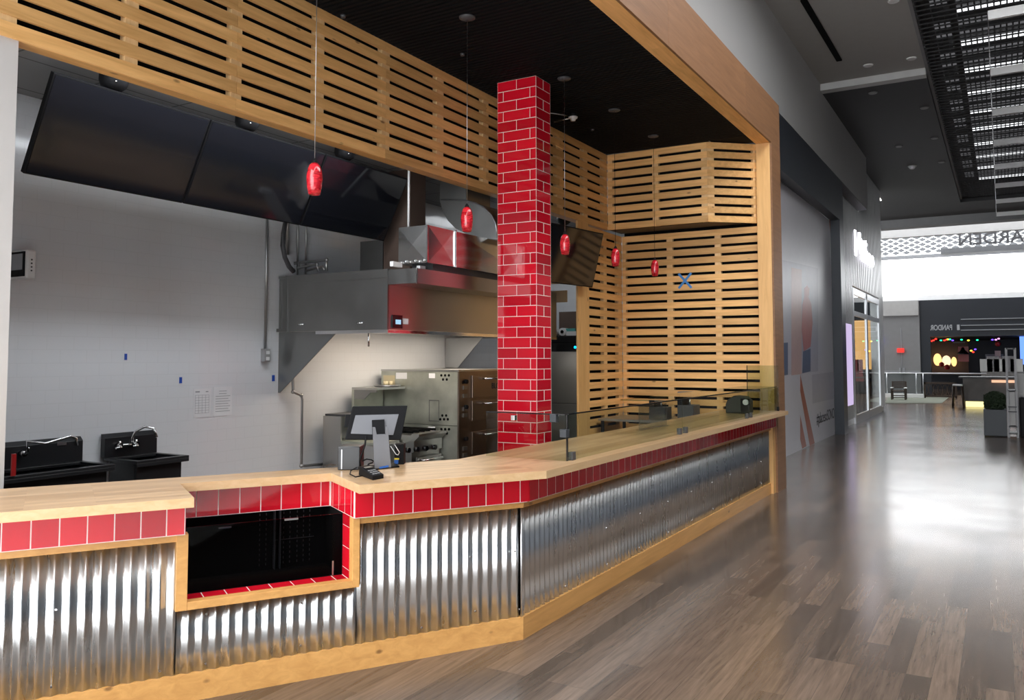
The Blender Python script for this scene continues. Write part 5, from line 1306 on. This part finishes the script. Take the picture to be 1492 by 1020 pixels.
mb.box(c.x-W2, c.x+W2, YCh+.01, YCh+.03, 3*k, 3*k+.03); mb.box(c.x-W2, c.x+W2, YCh+.01, YCh+.03, 6*k, 6*k+.03); mb.build('stretcher', 'dark_wood', fc3)
# glass railing on a pale kerb
YR = at(1300, 580, z=0).y+.4
B(-9, at(1346, 580, y=YR).x, YR, YR+.2, 0, .16).build('trim_5', 'far_white', kind='structure')
rl = thing('glass_railing', 'glass railing with steel handrail behind the patio chair', 'railing', (-4, YR, .16))
x0_ = -9; x1_ = at(1345, 560, y=YR).x; zr_ = at(1320, 544, y=YR).z
B(x0_, x1_, YR+.09, YR+.105, .17, zr_-.03).build('glass_panel', 'store_glass', rl)
MB().cyl((x0_, YR+.1, zr_), (x1_+2.2, YR+.1, zr_), .028, n=8).build('handrail', 'aluminium', rl)
for px in (1292, 1335, 1345): 
    c = at(px, 560, y=YR); MB().cyl((c.x, YR+.06, .16), (c.x, YR+.06, zr_), .02, n=8).build('baluster', 'aluminium', rl)
# patterned barrier
pb = thing('lattice_barrier', 'low dark barrier with a loop lattice left of the bar stool', 'barrier', (-1.5, YR, 0))
xa, xb_ = at(1346, 560, y=YR).x, at(1394, 560, y=YR).x; za_, zb_ = at(1370, 579, y=YR).z, at(1370, 557, y=YR).z
za_ = max(za_, .03)
mb = MB(); mb.box(xa, xb_, YR, YR+.05, za_, za_+.07); mb.box(xa, xb_, YR, YR+.05, zb_-.07, zb_); mb.box(xa, xa+.06, YR, YR+.05, za_, zb_); mb.box(xb_-.06, xb_, YR, YR+.05, 0, zb_); mb.box(xa, xa+.06, YR, YR+.05, 0, za_); mb.build('frame', 'dark_wood', pb)
mb = MB(); n = 7; wv_ = (xb_-xa)/n
for i in range(n):
    for s_ in (1, -1):
        mb.tube([(xa+wv_*(i+.5)+s_*wv_*.5*math.sin(PI*j/8*1.0), YR+.025, za_+.05+(zb_-za_-.1)*j/8) for j in range(9)], .014, 5)
mb.build('loops', 'dark_wood', pb)
# planter with clipped shrub
c0 = at(1434, 636, z=0); YP = c0.y; k = (c0-CAM).dot(fw)/F; x0_ = c0.x; x1_ = at(1468, 636, y=YP).x; zt_ = at(1450, 597, y=YP).z; zp = at(1450, 571, y=YP).z
pn = thing('planter', 'square dark grey planter with a clipped green shrub at the right', 'planter', ((x0_+x1_)/2, YP, 0))
B(x0_, x1_, YP, YP+.55, .02, zt_).build('pot', 'planter_grey', pn, .006)
sh = MB(); random.seed(11); xc_ = (x0_+x1_)/2
for i in range(1500):
    th_ = random.uniform(0, 2*PI); u_ = random.uniform(-1, 1); rr = 1-abs(random.gauss(0, .10))
    px3 = xc_+(x1_-x0_)*.46*max(-1, min(1, 1.25*math.cos(th_)*math.sqrt(1-u_*u_)))*rr; py3 = YP+.27+.25*max(-1, min(1, 1.25*math.sin(th_)*math.sqrt(1-u_*u_)))*rr; pz3 = zt_-.05+(zp-zt_+.05)*(.5+.5*u_*rr)
    a_ = Vector((random.uniform(-1, 1), random.uniform(-1, 1), random.uniform(-1, 1))).normalized()*.028; b4 = a_.orthogonal().normalized()*.016
    c4 = Vector((px3, py3, pz3)); sh.add([c4-a_, c4+b4, c4+a_, c4-b4], [(0, 1, 2, 3)])
sh.build('foliage', 'leaf', pn)
MB().ball((xc_, YP+.27, (zt_+zp)/2-.03), 1, 14, ((x1_-x0_)*.38, .21, (zp-zt_)*.5)).build('inner_foliage', 'leaf', pn)
# metal rack right of planter
mr_ = thing('metal_rack', 'tall narrow metal rack with pale shelves right of the planter', 'rack', (x1_+.15, YP, 0))
k = (at(1470, 637, z=0)-CAM).dot(fw)/F; YK = YP
xa, xb_ = at(1469, 600, y=YK).x, at(1482, 600, y=YK).x; zt3 = at(1470, 507, y=YK).z
for x_ in (xa, xb_):
    for y_ in (YK, YK+.5): B(x_-.02, x_+.02, y_, y_+.03, 0, zt3).build('upright', 'rack_grey', mr_)
mb = MB()
for py in (569, 593, 600, 622, 632): zz = at(1475, py, y=YK).z; mb.box(xa, xb_, YK, YK+.5, zz-.012, zz+.012)
mb.box(xa, xb_, YK, YK+.03, zt3-.03, zt3); mb.build('shelves', 'dark_grey', mr_)
zz = at(1475, 575, y=YK).z; B(xa+.03, xb_-.03, YK+.05, YK+.45, at(1475, 620, y=YK).z, at(1475, 571, y=YK).z).build('pale_bins', 'far_grey_light', mr_)
tag(B(xb_+.05, xb_+1.0, YK+.1, YK+.6, 0, at(1485, 580, y=YK).z).build('covered_cart', 'black_plastic', bevel=.02), 'black covered cart at the right edge beside the rack', 'cart')
tag(B(xb_+.0, xb_+1.0, YK+.8, YK+1.4, 0, at(1485, 545, y=YK).z).build('pale_counter', 'far_grey_light', bevel=.01), 'pale counter behind the covered cart at the right edge', 'counter')
# far mall side wall beyond the finned shop, low kerb
B(-18, -17.8, 24, 60, 0, 7).build('wall_far_side', 'far_grey', kind='structure')

# ------------------------------------------------------------------ light
w = bpy.data.worlds.new('world'); SC.world = w; w.use_nodes = True
bg = w.node_tree.nodes['Background']; bg.inputs['Color'].default_value = (.96, .98, 1.0, 1); bg.inputs['Strength'].default_value = 5.0
def area(name, loc, rot, sx_, sy_, power, col=(1, 1, 1), portal=False, spread=None):
    l = bpy.data.lights.new(name, 'AREA'); l.shape = 'RECTANGLE'; l.size = sx_; l.size_y = sy_; l.energy = power; l.color = col
    if portal: l.cycles.is_portal = True
    if spread: l.spread = spread
    o = bpy.data.objects.new(name, l); COL.objects.link(o); o.location = loc; o.rotation_euler = rot; return o
area('skylight_portal_far', (-3, 39.4, 5.0), (PI/2, 0, 0), 26, 2.4, 1, portal=True)
# hood lamps over the cook line
area('hood_light', (-5.2, 7.2, 1.92), (0, 0, 0), .6, 2.0, 18, (1, .86, .70))
area('kitchen_rear_fill', (-5.3, 9.3, 3.46), (0, 0, 0), .5, .9, 7, (.92, .96, 1))  # added fill, hidden from view, lifting the dark kitchen behind the column
area('kitchen_wall_fill', (-4.64, 4.1, 3.46), (0, 0, 0), .22, 2.8, 26, (.88, .94, 1))  # added fill tucked behind the fascia to brighten the kitchen back wall

SC.view_settings.view_transform = 'Standard'; SC.view_settings.look = 'None'; SC.view_settings.gamma = 1; SC.view_settings.use_curve_mapping = False
SC.view_settings.exposure = .32
SC.cycles.max_bounces = 10; SC.cycles.transparent_max_bounces = 12; SC.cycles.caustics_reflective = False; SC.cycles.caustics_refractive = False
SC.cycles.sample_clamp_indirect = 6; SC.cycles.use_denoising = True
